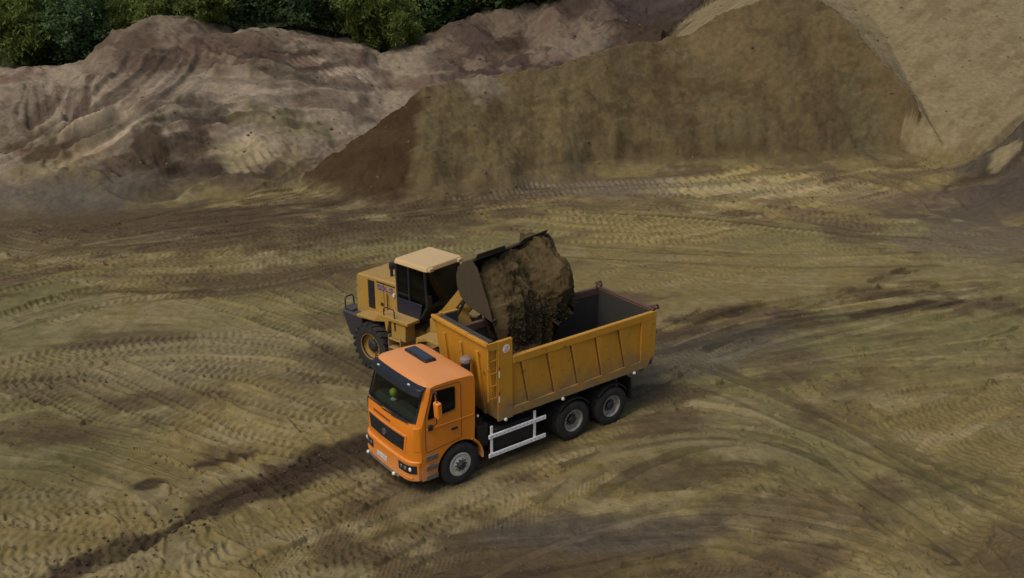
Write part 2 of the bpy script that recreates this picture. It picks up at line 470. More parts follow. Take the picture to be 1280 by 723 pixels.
# ---- wheel and crawler tracks pressed into the soil
T = np.zeros_like(GX)          # height change
TC = np.zeros_like(GX)         # pressed soil: colour shift
FLATM = np.zeros_like(GX)      # where a blade or crawler smoothed the slope
ygrid = ys
def seg_block(x0, x1, y0, y1):
    i0, i1 = np.searchsorted(ygrid, (y0, y1))
    if i1 <= i0: return None
    hmin = hw[i0]; hmax = hw[min(i1, NR - 1)]
    us = [x0 / hmin, x0 / hmax, x1 / hmin, x1 / hmax]
    j0, j1 = np.searchsorted(u, (min(us), max(us)))
    if j1 <= j0: return None
    return slice(i0, i1), slice(j0, j1)
def resample(P, step=0.35):
    P = np.array(P, float)
    # Catmull-Rom
    Q = np.vstack([2 * P[0] - P[1], P, 2 * P[-1] - P[-2]])
    out = []
    for i in range(1, len(Q) - 2):
        n = max(2, int(np.linalg.norm(Q[i + 1] - Q[i]) / step))
        for t in np.arange(n) / n:
            a, b, c, d = Q[i - 1], Q[i], Q[i + 1], Q[i + 2]
            out.append(0.5 * (2 * b + (c - a) * t + (2 * a - 5 * b + 4 * c - d) * t * t + (3 * b - a - 3 * c + d) * t ** 3))
    out.append(Q[-2])
    return np.array(out)
SOFT = [0.0]
def press_wide(path, w, kind, depth, amp, pitch, tone, seed):
    """the same for broad passes on the slopes, measured to the nearest point of the path"""
    path = np.array(path)
    sf = max(0.2, SOFT[0] / (w / 2)); margin = w / 2 * (1.3 + 3 * sf)
    blk = seg_block(path[:, 0].min() - margin, path[:, 0].max() + margin, path[:, 1].min() - margin, path[:, 1].max() + margin)
    if blk is None: return
    X, Y = GX[blk], GY[blk]
    D = np.full(X.shape, 9e9); S = np.zeros(X.shape); dd = np.zeros(X.shape); acc = 0.0
    for a, b in zip(path[:-1], path[1:]):
        d = b - a; l = np.linalg.norm(d)
        if l < 1e-4: continue
        t = d / l
        s = np.clip((X - a[0]) * t[0] + (Y - a[1]) * t[1], 0, l)
        ex, ey = X - a[0] - s * t[0], Y - a[1] - s * t[1]
        e = np.hypot(ex, ey); m = e < D
        D = np.where(m, e, D); S = np.where(m, s + acc, S); dd = np.where(m, e * np.sign(-ex * t[1] + ey * t[0]), dd); acc += l
    q = D / (w / 2); ph = seed * .37
    fade = 0.72 + 0.28 * np.sin(S * 0.37 + ph) * np.sin(S * 0.83 + ph * 2.1)
    ends = sstep(0, 1.2, S) * sstep(0, 1.2, acc - S)
    wgt = sstep(1.12 + sf - .2, 0.92 - sf + .2, q) * ends
    berm = np.exp(-((q - 1.08 - sf) / sf) ** 2) * ends
    if kind == 'crawler': pat = np.sin(2 * np.pi * S / pitch)
    elif kind == 'swath': pat = np.sin(dd * 9 + seed) * 0.5 + 0.5 * np.sin(2 * np.pi * S / pitch) * np.sin(dd * 5 + seed)
    else: pat = 0.4 * np.sin(dd * 20 / w + seed)
    z = -depth * (0.6 + 0.4 * fade) + amp * pat * fade
    T[blk] = T[blk] * (1 - 0.85 * wgt) + z * wgt + berm * depth * 0.75 * (q > 1.0)
    TC[blk] = TC[blk] * (1 - 0.7 * wgt) + tone * wgt * (0.6 + 0.4 * fade)
    if kind in ('swath', 'crawler'): FLATM[blk] = np.maximum(FLATM[blk], wgt)
def press(path, w, kind, depth, amp, pitch, tone, seed):
    """one wheel's print along a path: w width, kind of tread"""
    if SOFT[0]: return press_wide(path, w, kind, depth, amp, pitch, tone, seed)
    s0 = 0.0
    ph = seed * 0.37
    sf = max(0.2, SOFT[0] / (w / 2))
    margin = w / 2 * (1.3 + 3 * sf)
    for a, b in zip(path[:-1], path[1:]):
        d = b - a; l = np.linalg.norm(d)
        if l < 1e-4: continue
        t = d / l
        blk = seg_block(min(a[0], b[0]) - margin, max(a[0], b[0]) + margin, min(a[1], b[1]) - margin, max(a[1], b[1]) + margin)
        if blk is None: s0 += l; continue
        X, Y = GX[blk], GY[blk]
        s = (X - a[0]) * t[0] + (Y - a[1]) * t[1]
        dd = (X - a[0]) * -t[1] + (Y - a[1]) * t[0]
        on = (s >= -0.012) & (s < l + 0.012) & (np.abs(dd) < margin)
        if not on.any(): s0 += l; continue
        S = s + s0
        q = np.abs(dd) / (w / 2)
        fade = 0.72 + 0.28 * np.sin(S * 0.37 + ph) * np.sin(S * 0.83 + ph * 2.1)
        inside = sstep(1.12 + sf - .2, 0.92 - sf + .2, q) if SOFT[0] else np.clip((1.12 - q) / 0.2, 0, 1)
        berm = np.exp(-((q - 1.08 - sf) / sf) ** 2)
        if kind == 'lug':
            p = np.sin(2 * np.pi * (S / pitch - 0.42 * q + (0.5 if seed % 2 else 0) * (dd > 0)))
            pat = np.clip(p * 1.8, -1, 1) * (0.35 + 0.65 * np.clip(q * 1.6, 0, 1))
        elif kind == 'block':
            p = np.sin(2 * np.pi * S / pitch) * np.cos(2 * np.pi * dd / 0.14)
            pat = np.clip(p * 1.6, -1, 1)
        elif kind == 'crawler':
            pat = 1 - 2 * np.clip(np.abs(((S / pitch) % 1.0) - 0.5) * 4 - 0.6, 0, 1)
        elif kind == 'swath':
            pat = np.sin(dd * 9 + seed) * 0.5 + 0.5 * np.sin(2 * np.pi * S / pitch) * np.sin(dd * 5 + seed)
        else:
            pat = 0.4 * np.sin(dd * 40 / w + seed)
        z = -depth * (0.6 + 0.4 * fade) + amp * pat * fade
        wgt = inside * on
        T[blk] = T[blk] * (1 - 0.85 * wgt) + z * wgt + berm * depth * 0.75 * on * (q > 1.0) * (0.4 + 0.6 * fade)
        TC[blk] = TC[blk] * (1 - 0.7 * wgt) + tone * wgt * (0.6 + 0.4 * fade)
        if kind in ('swath', 'crawler'): FLATM[blk] = np.maximum(FLATM[blk], inside * on)
        s0 += l
seedc = [1]
def lane(pix, n, spread, kind, w=0.55, depth=0.05, amp=0.022, pitch=0.24, gauge=2.0, tone=0.0, wob=0.35, world=False):
    base = resample(pix if world else [gpt(*p) for p in pix])
    nrm = np.gradient(base, axis=0); nrm /= np.linalg.norm(nrm, axis=1)[:, None] + 1e-9
    nrm = np.stack([-nrm[:, 1], nrm[:, 0]], 1)
    L_ = np.linspace(0, 1, len(base))
    for k in range(n):
        o0, o1, o2 = rng.normal(0, spread, 3)
        off = o0 * (1 - L_) ** 2 + o1 * 2 * L_ * (1 - L_) + o2 * L_ ** 2 + wob * np.sin(L_ * rng.uniform(2, 7) + rng.uniform(0, 6)) * 0.4
        i0 = int(rng.uniform(0, 0.25) * len(base)); i1 = int(rng.uniform(0.75, 1.0) * len(base))
        tn = tone + rng.normal(0, 0.17)
        for sd in ((-gauge / 2, gauge / 2) if gauge else (0,)):
            seedc[0] += 1
            press((base + nrm * (off + sd)[:, None])[i0:i1], w, kind, depth * rng.uniform(0.6, 1.3), amp * rng.uniform(0.9, 1.5), pitch, tn, seedc[0])

# random criss-cross first, the clear lanes over it
for k in range(34):
    c = np.array(gpt(rng.uniform(-50, 1330), rng.uniform(270, 720))); a = rng.uniform(-0.5, 0.7) + (math.pi if rng.random() < .5 else 0)
    Ls = rng.uniform(5, 12); cu = rng.uniform(-0.07, 0.07)
    P = [c + np.array([math.cos(a + cu * q), math.sin(a + cu * q)]) * q for q in np.linspace(-Ls, Ls, 7)]
    lane(P, 1, 0.0, rng.choice(['lug', 'lug', 'block', 'rut']), gauge=2.1, amp=0.02, depth=0.04, world=True)
lane([(-60, 330), (150, 300), (340, 262), (540, 226)], 9, 2.0, 'rut', w=0.5, depth=0.07, amp=0.02, tone=0.1)
lane([(60, 300), (300, 280), (520, 262), (700, 240)], 7, 1.6, 'rut', w=0.35, depth=0.07, tone=0.1)
lane([(-40, 292), (180, 328), (370, 378), (480, 450)], 6, 1.5, 'lug', w=0.65, depth=0.06, amp=0.03, pitch=0.26)
lane([(-60, 380), (120, 345), (330, 330), (500, 300), (700, 290)], 6, 1.6, 'lug', w=0.65, depth=0.06, amp=0.03, pitch=0.26)
lane([(-40, 500), (130, 460), (300, 455), (470, 500)], 6, 1.6, 'lug', w=0.65, depth=0.06, amp=0.032, pitch=0.26)
lane([(60, 470), (190, 520), (300, 560), (420, 580)], 4, 0.8, 'lug', w=0.65, depth=0.07, amp=0.035, pitch=0.26)
lane([(-40, 560), (100, 575), (230, 620), (300, 690)], 5, 0.9, 'rut', w=0.4, depth=0.09, amp=0.02)
lane([(-40, 660), (80, 650), (200, 660), (300, 640)], 4, 0.8, 'lug', w=0.6, depth=0.05, amp=0.03)
lane([(640, 286), (820, 292), (960, 262), (1120, 224), (1260, 196)], 6, 1.2, 'crawler', w=0.5, depth=0.05, amp=0.05, pitch=0.32, tone=0.35)
lane([(560, 262), (760, 240), (950, 232), (1180, 222)], 6, 1.0, 'crawler', w=0.5, depth=0.05, amp=0.05, pitch=0.32, tone=0.35)
lane([(700, 250), (860, 262), (1040, 285), (1250, 300)], 6, 1.2, 'crawler', w=0.5, depth=0.05, amp=0.045, pitch=0.32, tone=0.25)
lane([(740, 345), (900, 320), (1060, 300), (1290, 318)], 5, 1.6, 'lug', w=0.6, depth=0.04, amp=0.025)
lane([(830, 475), (960, 425), (1100, 395), (1300, 352)], 9, 1.2, 'rut', w=0.45, depth=0.09, amp=0.02, tone=-0.2)
lane([(840, 505), (1000, 455), (1150, 430), (1300, 412)], 7, 1.1, 'rut', w=0.4, depth=0.08, amp=0.02, tone=0.0)
lane([(860, 540), (1040, 480), (1180, 462), (1300, 452)], 4, 0.7, 'rut', w=0.4, depth=0.09, amp=0.02, tone=0.0)
lane([(820, 470), (960, 520), (1100, 590), (1300, 700)], 5, 1.2, 'lug', w=0.6, depth=0.05, amp=0.03)
lane([(640, 640), (800, 578), (940, 562), (1080, 620), (1200, 735)], 7, 0.9, 'rut', w=0.4, depth=0.07, amp=0.02)
lane([(980, 440), (1060, 520), (1180, 560), (1310, 560)], 4, 1.0, 'lug', w=0.6, depth=0.05, amp=0.03)
lane([(1000, 700), (1120, 620), (1220, 540), (1320, 480)], 5, 1.0, 'lug', w=0.6, depth=0.05, amp=0.03)
lane([(450, 740), (700, 690), (900, 660), (1100, 700), (1200, 760)], 6, 0.9, 'rut', w=0.4, depth=0.06, amp=0.02)
lane([(940, 400), (820, 470), (720, 524), (560, 606), (400, 672), (230, 745)], 7, 0.5, 'lug', w=0.42, depth=0.06, amp=0.032, pitch=0.22, gauge=2.05)
lane([(560, 590), (480, 632), (400, 672), (320, 716)], 1, 0, 'rut', w=.35, depth=.07, amp=.01, gauge=0, tone=.45, wob=0)
lane([(760, 540), (600, 620), (460, 690), (330, 750)], 4, 0.35, 'block', w=0.5, depth=0.07, amp=0.025, pitch=0.16, gauge=2.05)
for pth, n, sp in (([(830, 475), (960, 425), (1100, 395), (1300, 352)], 16, 1.5), ([(840, 505), (1000, 455), (1150, 430), (1300, 412)], 14, 1.4), ([(640, 640), (800, 578), (940, 562), (1080, 620), (1200, 735)], 14, 1.2),
                   ([(450, 740), (700, 690), (900, 660), (1100, 700), (1200, 760)], 16, 1.3), ([(-60, 330), (150, 300), (340, 262), (540, 226)], 18, 2.2), ([(60, 300), (300, 280), (520, 262), (700, 240)], 14, 2.0),
                   ([(-40, 560), (100, 575), (230, 620), (300, 690)], 10, 1.0), ([(820, 470), (960, 520), (1100, 590), (1300, 700)], 12, 1.6), ([(700, 250), (860, 262), (1040, 285), (1250, 300)], 12, 1.6), ([(620, 300), (800, 320), (1000, 330), (1290, 318)], 10, 2.0), ([(-60, 400), (120, 365), (330, 350), (500, 320)], 12, 2.0)):
    for k in range(n): lane(pth, 1, sp, 'rut', w=rng.uniform(.12, .4), depth=rng.uniform(.01, .045), amp=.008, gauge=0, tone=rng.normal(-.22, .38), wob=.5)
# loader's own approach
_lx = np.array([math.cos(LOADER_RZ), math.sin(LOADER_RZ)])
lane([np.array(LOADER) - _lx * 7, np.array(LOADER) - _lx * 3, np.array(LOADER) + _lx * 1, np.array(LOADER) + _lx * 3.4], 2, 0.15, 'lug', w=0.62, depth=0.07, amp=0.035, pitch=0.26, gauge=2.2, world=True)
# dozer passes, cuts and crawler prints on the old slope
def slane(pix, n, spread, kind, **k):
    SOFT[0] = 0.17
    k['depth'] = k['depth'] * 0.6; k['w'] = max(k['w'], .75)
    if kind == 'crawler': k['pitch'] = max(k['pitch'], .5)
    lane([slope_pt(*p) for p in pix], n, spread, kind, world=True, **k); SOFT[0] = 0.0
slane([(4, 214), (60, 182), (130, 140), (195, 92), (228, 40)], 1, 0, 'swath', w=3.4, depth=0.32, amp=0.05, pitch=.4, gauge=0, tone=0.30, wob=0)
slane([(20, 214), (75, 184), (140, 145), (205, 98), (238, 50)], 2, .4, 'crawler', w=.6, depth=0.10, amp=0.06, pitch=.4, gauge=2.0, tone=0.25)
for pth, n in (([(0, 200), (60, 170), (130, 128), (190, 84), (215, 40)], 5), ([(30, 222), (90, 190), (150, 156), (215, 112), (245, 60)], 5), ([(250, 96), (330, 98), (410, 112), (475, 120)], 6), ([(255, 70), (330, 76), (410, 94), (470, 112)], 6), ([(200, 160), (280, 146), (360, 150), (430, 160)], 5), ([(120, 205), (200, 205), (300, 196), (380, 190)], 4)):
    for k in range(n): slane(pth, 1, 1.0, 'rut', w=.75, depth=.14, amp=.02, gauge=0, tone=rng.choice([-.5, -.35, .3, .45]), wob=.3)
slane([(150, 150), (205, 118), (240, 80), (246, 44)], 2, .4, 'rut', w=.7, depth=0.25, amp=0.05, gauge=1.8, tone=-0.1)
slane([(70, 196), (62, 182), (88, 166), (125, 152), (160, 140), (200, 132)], 2, .15, 'rut', w=.8, depth=0.38, amp=0.05, gauge=1.3, tone=-0.5)
slane([(165, 160), (215, 140), (290, 140), (360, 144)], 2, .3, 'rut', w=.7, depth=0.35, amp=0.05, gauge=1.6, tone=-0.45)
slane([(235, 105), (320, 108), (400, 120), (470, 122)], 2, .6, 'swath', w=2.6, depth=0.25, amp=0.05, gauge=0, tone=0.25)
slane([(250, 80), (330, 86), (420, 100), (480, 116)], 3, .8, 'rut', w=.6, depth=0.22, amp=0.05, gauge=1.6, tone=-0.3)
slane([(260, 60), (330, 66), (400, 82), (470, 104)], 3, .8, 'rut', w=.5, depth=0.20, amp=0.05, gauge=1.6, tone=-0.35)
slane([(240, 132), (320, 130), (400, 136), (450, 146)], 3, .8, 'rut', w=.6, depth=0.22, amp=0.05, gauge=1.6, tone=0.1)
slane([(380, 96), (410, 84), (440, 66)], 3, .8, 'crawler', w=.6, depth=0.10, amp=0.08, pitch=.45, gauge=1.9, tone=0.3)
slane([(276, 206), (305, 192), (350, 172)], 3, .5, 'crawler', w=.7, depth=0.10, amp=0.08, pitch=.5, gauge=1.6, tone=0.6)
slane([(120, 190), (180, 214), (240, 206), (330, 200)], 3, .7, 'rut', w=.6, depth=0.2, amp=0.05, gauge=1.5, tone=-0.1)
slane([(40, 225), (30, 210), (58, 196), (60, 236)], 1, .3, 'rut', w=.4, depth=0.2, amp=0.02, gauge=0, tone=-0.3)
for x in (36, 46, 58, 96, 108): slane([(x, 100), (x - 2, 130), (x + 2, 165)], 1, .2, 'rut', w=.7, depth=0.30, amp=0.05, gauge=0, tone=-0.15)
slane([(820, 236), (880, 232), (940, 222), (990, 214)], 3, .35, 'crawler', w=.75, depth=0.10, amp=0.10, pitch=.62, gauge=2.1, tone=0.75)
slane([(860, 252), (930, 244), (1000, 230), (1060, 214)], 2, .3, 'crawler', w=.75, depth=0.10, amp=0.10, pitch=.62, gauge=2.1, tone=0.6)
slane([(900, 270), (960, 262), (1030, 244)], 2, .3, 'crawler', w=.75, depth=0.08, amp=0.09, pitch=.62, gauge=2.1, tone=0.4)
slane([(1060, 216), (1120, 228), (1180, 250), (1220, 275)], 3, .6, 'rut', w=.5, depth=0.18, amp=0.04, gauge=1.8, tone=-0.1)
slane([(700, 255), (780, 250), (850, 258)], 3, .5, 'rut', w=.4, depth=0.14, amp=0.04, gauge=1.6, tone=0.3)
# where the vehicles stand the soil is level
def near(cx, cy, rz, x0, x1, y0, y1, soft=1.2):
    dx, dy = GX - cx, GY - cy
    c, s = math.cos(rz), math.sin(rz)
    a, b = dx * c + dy * s, -dx * s + dy * c
    ex = np.maximum(np.maximum(x0 - a, a - x1), 0); ey = np.maximum(np.maximum(y0 - b, b - y1), 0)
    return 1 - sstep(0, soft, np.hypot(ex, ey))
lev = np.maximum(near(*TRUCK, TRUCK_RZ, -6.2, 1.2, -1.4, 1.4), near(*LOADER, LOADER_RZ, -1, 4.2, -1.4, 1.4))
H = H - lev * (floor * (1 - rise))
on_face = (1 - 0.55 * mB - 0.2 * mC)
T = T * on_face * (1 - 0.5 * lev) * np.where(mB > 0.1, 0.25, 1.0)
T = T * (GY > 12) * (GY < 90)
H = H + T - 0.85 * FLATM * roughA

# wet dark furrow running out in front of the truck
def polydist(pix):
    P = resample([gpt(*p) for p in pix], 0.5)
    D = np.full_like(GX, 9e9); Sx = np.zeros_like(GX)
    acc = 0
    for a, b in zip(P[:-1], P[1:]):
        d = b - a; l = np.linalg.norm(d); t = d / l
        s = np.clip((GX - a[0]) * t[0] + (GY - a[1]) * t[1], 0, l)
        e = np.hypot(GX - a[0] - s * t[0], GY - a[1] - s * t[1])
        m = e < D; D[m] = e[m]; Sx[m] = (s + acc)[m]; acc += l
    return D, Sx
fD, fS = polydist([(40, 735), (130, 694), (200, 664), (270, 630), (320, 606), (360, 594), (410, 568), (470, 552)])
fw_ = 0.27 + 0.2 * sstep(3, 9, fS) + 0.38 * fbm(fS / 1.1, fS * 0 + 2, 3, 77) + 0.38 * fbm(GX / 0.7, GY / 0.7, 4, 78)
furrow = 1 - sstep(0.55, 1.05, fD / np.maximum(fw_, 0.15))
H = H - furrow * (0.05 + 0.06 * fbm(GX / 0.3, GY / 0.3, 3, 79))
H = H + 0.06 * np.exp(-((fD - 0.85) / 0.22) ** 2) * (0.5 + 0.8 * fbm(GX / 0.6, GY / 0.6, 3, 80))

# crumbs of loose soil everywhere
crumb = fbm(GX / 0.16, GY / 0.16, 3, 31, 0.6)
H = H + (GY < 60) * (GY > 12) * 0.016 * crumb * (1 - 0.4 * lev)
#ridge = np.clip(fbm(GX / 2.4 + GY / 5.0, GY / 0.8 + GX * 0.25, 4, 33) - 0.25, 0, 1)

# ---- soil colours (linear albedo of the soils themselves)
def C3(*c): return np.array(c)
khaki = C3(0.184, 0.142, 0.056); olive = C3(0.156, 0.134, 0.056); brown = C3(0.100, 0.069, 0.038)
wet = C3(0.036, 0.024, 0.014); pale = C3(0.250, 0.203, 0.110); grey = C3(0.125, 0.108, 0.082)
pink = C3(0.170, 0.130, 0.088); pinkd = C3(0.088, 0.060, 0.040); pinkp = C3(0.262, 0.210, 0.145)
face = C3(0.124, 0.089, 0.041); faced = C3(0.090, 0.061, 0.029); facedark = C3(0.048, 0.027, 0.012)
tan = C3(0.225, 0.176, 0.092); tand = C3(0.185, 0.140, 0.070)
purple = C3(0.068, 0.054, 0.041)
def mix(a, b, f): return a + (b - a) * f[..., None]
n1 = fbm(GX / 6.0, GY / 6.0, 5, 51); n2 = fbm(GX / 2.2, SY / 2.2, 5, 52); n3 = fbm(GX / 0.7, SY / 0.7, 4, 53)
n4 = fbm(GX / 4.0 + GY / 9, GY / 1.1 - GX * 0.2, 4, 54)
Cc = np.broadcast_to(khaki, GX.shape + (3,)).copy()
Cc = mix(Cc, np.broadcast_to(olive, Cc.shape), sstep(-0.1, 0.4, n1))
Cc = mix(Cc, np.broadcast_to(brown, Cc.shape), 0.8 * sstep(0.02, 0.36, n2 * 0.6 + n4 * 0.6))
Cc = mix(Cc, np.broadcast_to(pale, Cc.shape), 0.55 * sstep(0.08, 0.42, n3 * 0.4 - n4 * 0.7))
def blob(px, py, rx, ry, rot, col, amt, ns=0.6, z=0.0):
    global Cc
    cx, cy = gpt(px, py, z)
    blk = seg_block(cx - 2.2 * max(rx, ry), cx + 2.2 * max(rx, ry), cy - 2.2 * max(rx, ry), cy + 2.2 * max(rx, ry))
    if blk is None: return
    dx, dy = GX[blk] - cx, GY[blk] - cy
    c, s = math.cos(rot), math.sin(rot)
    q = np.hypot((dx * c + dy * s) / rx, (-dx * s + dy * c) / ry) + ns * (n2[blk] * 0.8 + n3[blk] * 0.8)
    f = amt * (1 - sstep(0.5, 1.15, q))
    Cc[blk] = mix(Cc[blk], np.broadcast_to(col, Cc[blk].shape), f)
lane_rot = R(35)
for a in ((180, 272, 16, 2.6, .08, brown * .8, .75), (520, 246, 10, 2.4, .1, brown * .85, .6), (1235, 262, 4.5, 3.2, .1, purple * .95, .8), (350, 350, 6, 2.0, .2, brown * 0.8, .7), (150, 300, 9, 3.0, .1, brown * 0.9, .6), (420, 290, 7, 2.5, .2, brown * .85, .6), (90, 480, 2.6, 1.2, 0, brown * .75, .6),
          (250, 440, 5, 3.0, .1, pale * 0.85, .55), (430, 470, 3, 2.5, .3, pale * .8, .4), (40, 600, 2.5, 1.6, .2, olive * 0.75, .6), (330, 385, 5, 2, .2, olive * 1.1, .5),
          (640, 690, 4.5, 2.2, .1, brown * .72, .8), (840, 590, 2.2, .9, .1, brown * .7, .6), (760, 660, 4, 1.0, .1, grey * .8, .6), (1000, 640, 3, 1.2, .2, brown * .8, .6),
          (880, 440, 5.5, 1.6, .55, grey * .72, .7), (900, 392, 2.2, .5, .4, wet * 1.4, .8), (990, 392, 1.2, .35, .2, wet * 1.5, .7), (1130, 368, 2.5, .45, .15, wet * 1.5, .7), (1150, 384, 3.4, .5, .35, wet * 1.35, .8), (1070, 360, 1.6, .35, .1, wet * 1.6, .7),
          (1180, 420, 5, 2.0, .3, olive * 1.15, .5), (1000, 330, 8, 3.0, .1, khaki * 1.12, .5), (1130, 340, 1.0, .35, .3, wet * 2, .6), (820, 330, 5, 2.5, .1, khaki * 1.05, .4),
          (1250, 300, 5, 3.0, .1, pink * .75, .7), (1150, 250, 5, 2.5, .1, pinkd * 1.3, .6), (720, 235, 9, 2.2, .1, grey * 1.1, .5), (950, 238, 7, 2.0, .1, pale * .9, .55),
          (60, 255, 6, 2.5, .1, grey * .85, .8), (560, 245, 9, 3.5, .15, brown * .8, .6), (220, 278, 9, 2.5, .1, brown * .75, .6), (480, 285, 6, 1.6, .3, brown * .75, .6), (160, 420, 2.2, .6, .0, brown * .7, .6), (100, 430, 1.5, .4, .0, wet * 2, .6),
          (185, 605, .5, .3, .2, wet * 1.3, .9), (280, 573, .8, .25, .3, wet * 1.3, .9), (420, 575, 2.4, .9, .6, wet * 1.3, .95), (330, 605, 2.2, .75, .6, wet * 1.4, .85), (190, 500, 2, .8, .2, brown * .8, .6),
          (60, 540, 2.6, 1.0, .1, brown * .8, .6), (590, 560, 3.8, 1.6, .62, brown * .65, .7), (520, 610, 2.4, 1.0, .62, brown * .75, .6), (440, 455, 2.2, 1.2, -.6, brown * .6, .7), (840, 420, 1.5, .6, .5, wet * 1.6, .7), (1180, 610, 2.5, 1.2, .4, olive * .9, .5), (930, 520, 2.5, 1.0, .5, pale * .8, .4), (1230, 690, 2, 1.0, .4, brown * .8, .5)):
    blob(*a)
Cc = mix(Cc, np.broadcast_to(wet, Cc.shape), 0.92 * furrow * (0.72 + 0.28 * sstep(-.3, .2, n3)))
pos = np.clip(TC, 0, 1); neg = np.clip(-TC, 0, 1)
Cc = Cc * (1 + 0.55 * pos - 0.45 * neg)[..., None]
# the older pinkish slope
band = fbm(H0 * 1.5 + 1.6 * n1 + 0.10 * GX, (GX + 0.3 * GY) / 14.0 + 0.4 * n2, 4, 81)
cA = np.broadcast_to(pink, Cc.shape).copy()
cA = mix(cA, np.broadcast_to(pinkd, Cc.shape), 0.9 * sstep(0.0, 0.38, band + 0.35 * n2 + 0.25 * n3))
cA = mix(cA, np.broadcast_to(pinkp, Cc.shape), 0.85 * sstep(0.08, 0.42, -band + 0.3 * n3 + 0.25 * n1))
cA = mix(cA, np.broadcast_to(C3(0.12, 0.072, 0.052), Cc.shape), 0.7 * sstep(0.15, 0.4, fbm(GX / 3.3, SY / 3.0, 4, 82)))
cA = mix(cA, np.broadcast_to(khaki, Cc.shape), 0.5 * sstep(0.1, 0.4, n1) * (1 - sstep(1, 4, H0)))
cA = mix(cA, np.broadcast_to(grey * 0.8, Cc.shape), 0.45 * (1 - sstep(0.6, 1.9, H0 + 0.8 * n2)) * (1 - sstep(-20, -12, GX)))
cA = mix(cA, np.broadcast_to(C3(0.125, 0.088, 0.064), Cc.shape), rid * 0.6)
cA = mix(cA, np.broadcast_to(C3(0.058, 0.040, 0.031), Cc.shape), rid * 0.9 * sstep(-0.05, 0.35, n2 + .5 * n1 + 0.2 * n3))
cA = mix(cA, np.broadcast_to(C3(0.048, 0.035, 0.031), Cc.shape), 0.9 * sstep(0, 1, np.clip(1.25 - np.hypot((GX - 10.5) / 5.5, (GY - 76) / 5.0) + 0.35 * n2, 0, 1)))
cA = mix(cA, np.broadcast_to(C3(0.055, 0.065, 0.028), Cc.shape), sstep(2.0, 6.0, GY - np.interp(GX, [a[0] for a in A2], [a[1] for a in A2]) + 1.2 * n2))
Cc = mix(Cc, cA, np.where(layer == 1, layer_f, 0.0))
Cc = Cc * (1 + (0.7 * pos - 1.0 * neg) * (layer == 1))[..., None]
# the cut face of the mound, dark damp facet on its left end
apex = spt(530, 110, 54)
cB = np.broadcast_to(face, Cc.shape).copy()
cB = mix(cB, np.broadcast_to(faced, Cc.shape), 0.85 * sstep(-0.15, 0.4, n2 * 0.6 + n3 * .3 + rill * 0.15 - 0.05 * (H0 - 3)))
cB = mix(cB, np.broadcast_to(C3(0.132, 0.098, 0.046), Cc.shape), 0.6 * (1 - sstep(apex[0] + 6, apex[0] + 13, GX + 3 * n1)))
cB = mix(cB, np.broadcast_to(faced * .8, Cc.shape), 0.55 * sstep(0.1, 0.4, fbm(GX / 1.5, SY / 1.1, 5, 83)))
cB = mix(cB, np.broadcast_to(face * 1.35, Cc.shape), 0.5 * sstep(0.15, 0.5, n3 * 0.5 + n1 * 0.5))
cB = mix(cB, np.broadcast_to(C3(0.108, 0.088, 0.044), Cc.shape), 0.5 * sstep(0.2, 0.5, fbm(GX / 2.4, SY / 1.8, 3, 61)))
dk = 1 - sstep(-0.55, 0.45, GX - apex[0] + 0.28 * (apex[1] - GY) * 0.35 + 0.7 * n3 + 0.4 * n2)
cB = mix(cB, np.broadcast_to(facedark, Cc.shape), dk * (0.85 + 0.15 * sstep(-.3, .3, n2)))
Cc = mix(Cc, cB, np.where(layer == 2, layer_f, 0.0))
cC = np.broadcast_to(tan, Cc.shape).copy()
cC = mix(cC, np.broadcast_to(tand, Cc.shape), sstep(-0.1, 0.35, fbm((GX + GY) / 3.0, (GX - GY) / 0.7, 4, 63)))
cC = mix(cC, np.broadcast_to(pale, Cc.shape), 0.4 * sstep(0.1, 0.4, n3))
Cc = mix(Cc, cC, np.where(layer == 3, layer_f, 0.0))
Cc = mix(Cc, np.broadcast_to(purple, Cc.shape), np.clip(heap / 0.7 - 0.25 + 0.3 * n3, 0, 1) * 0.9 * (heap > H0))
def sblob(px, py, rx, ry, rot, col, amt, ns=.6):
    q = slope_pt(px, py)
    global gpt
    keep = gpt; gpt = lambda a, b, z=0.0: q
    blob(px, py, rx, ry, rot, col, amt, ns); gpt = keep
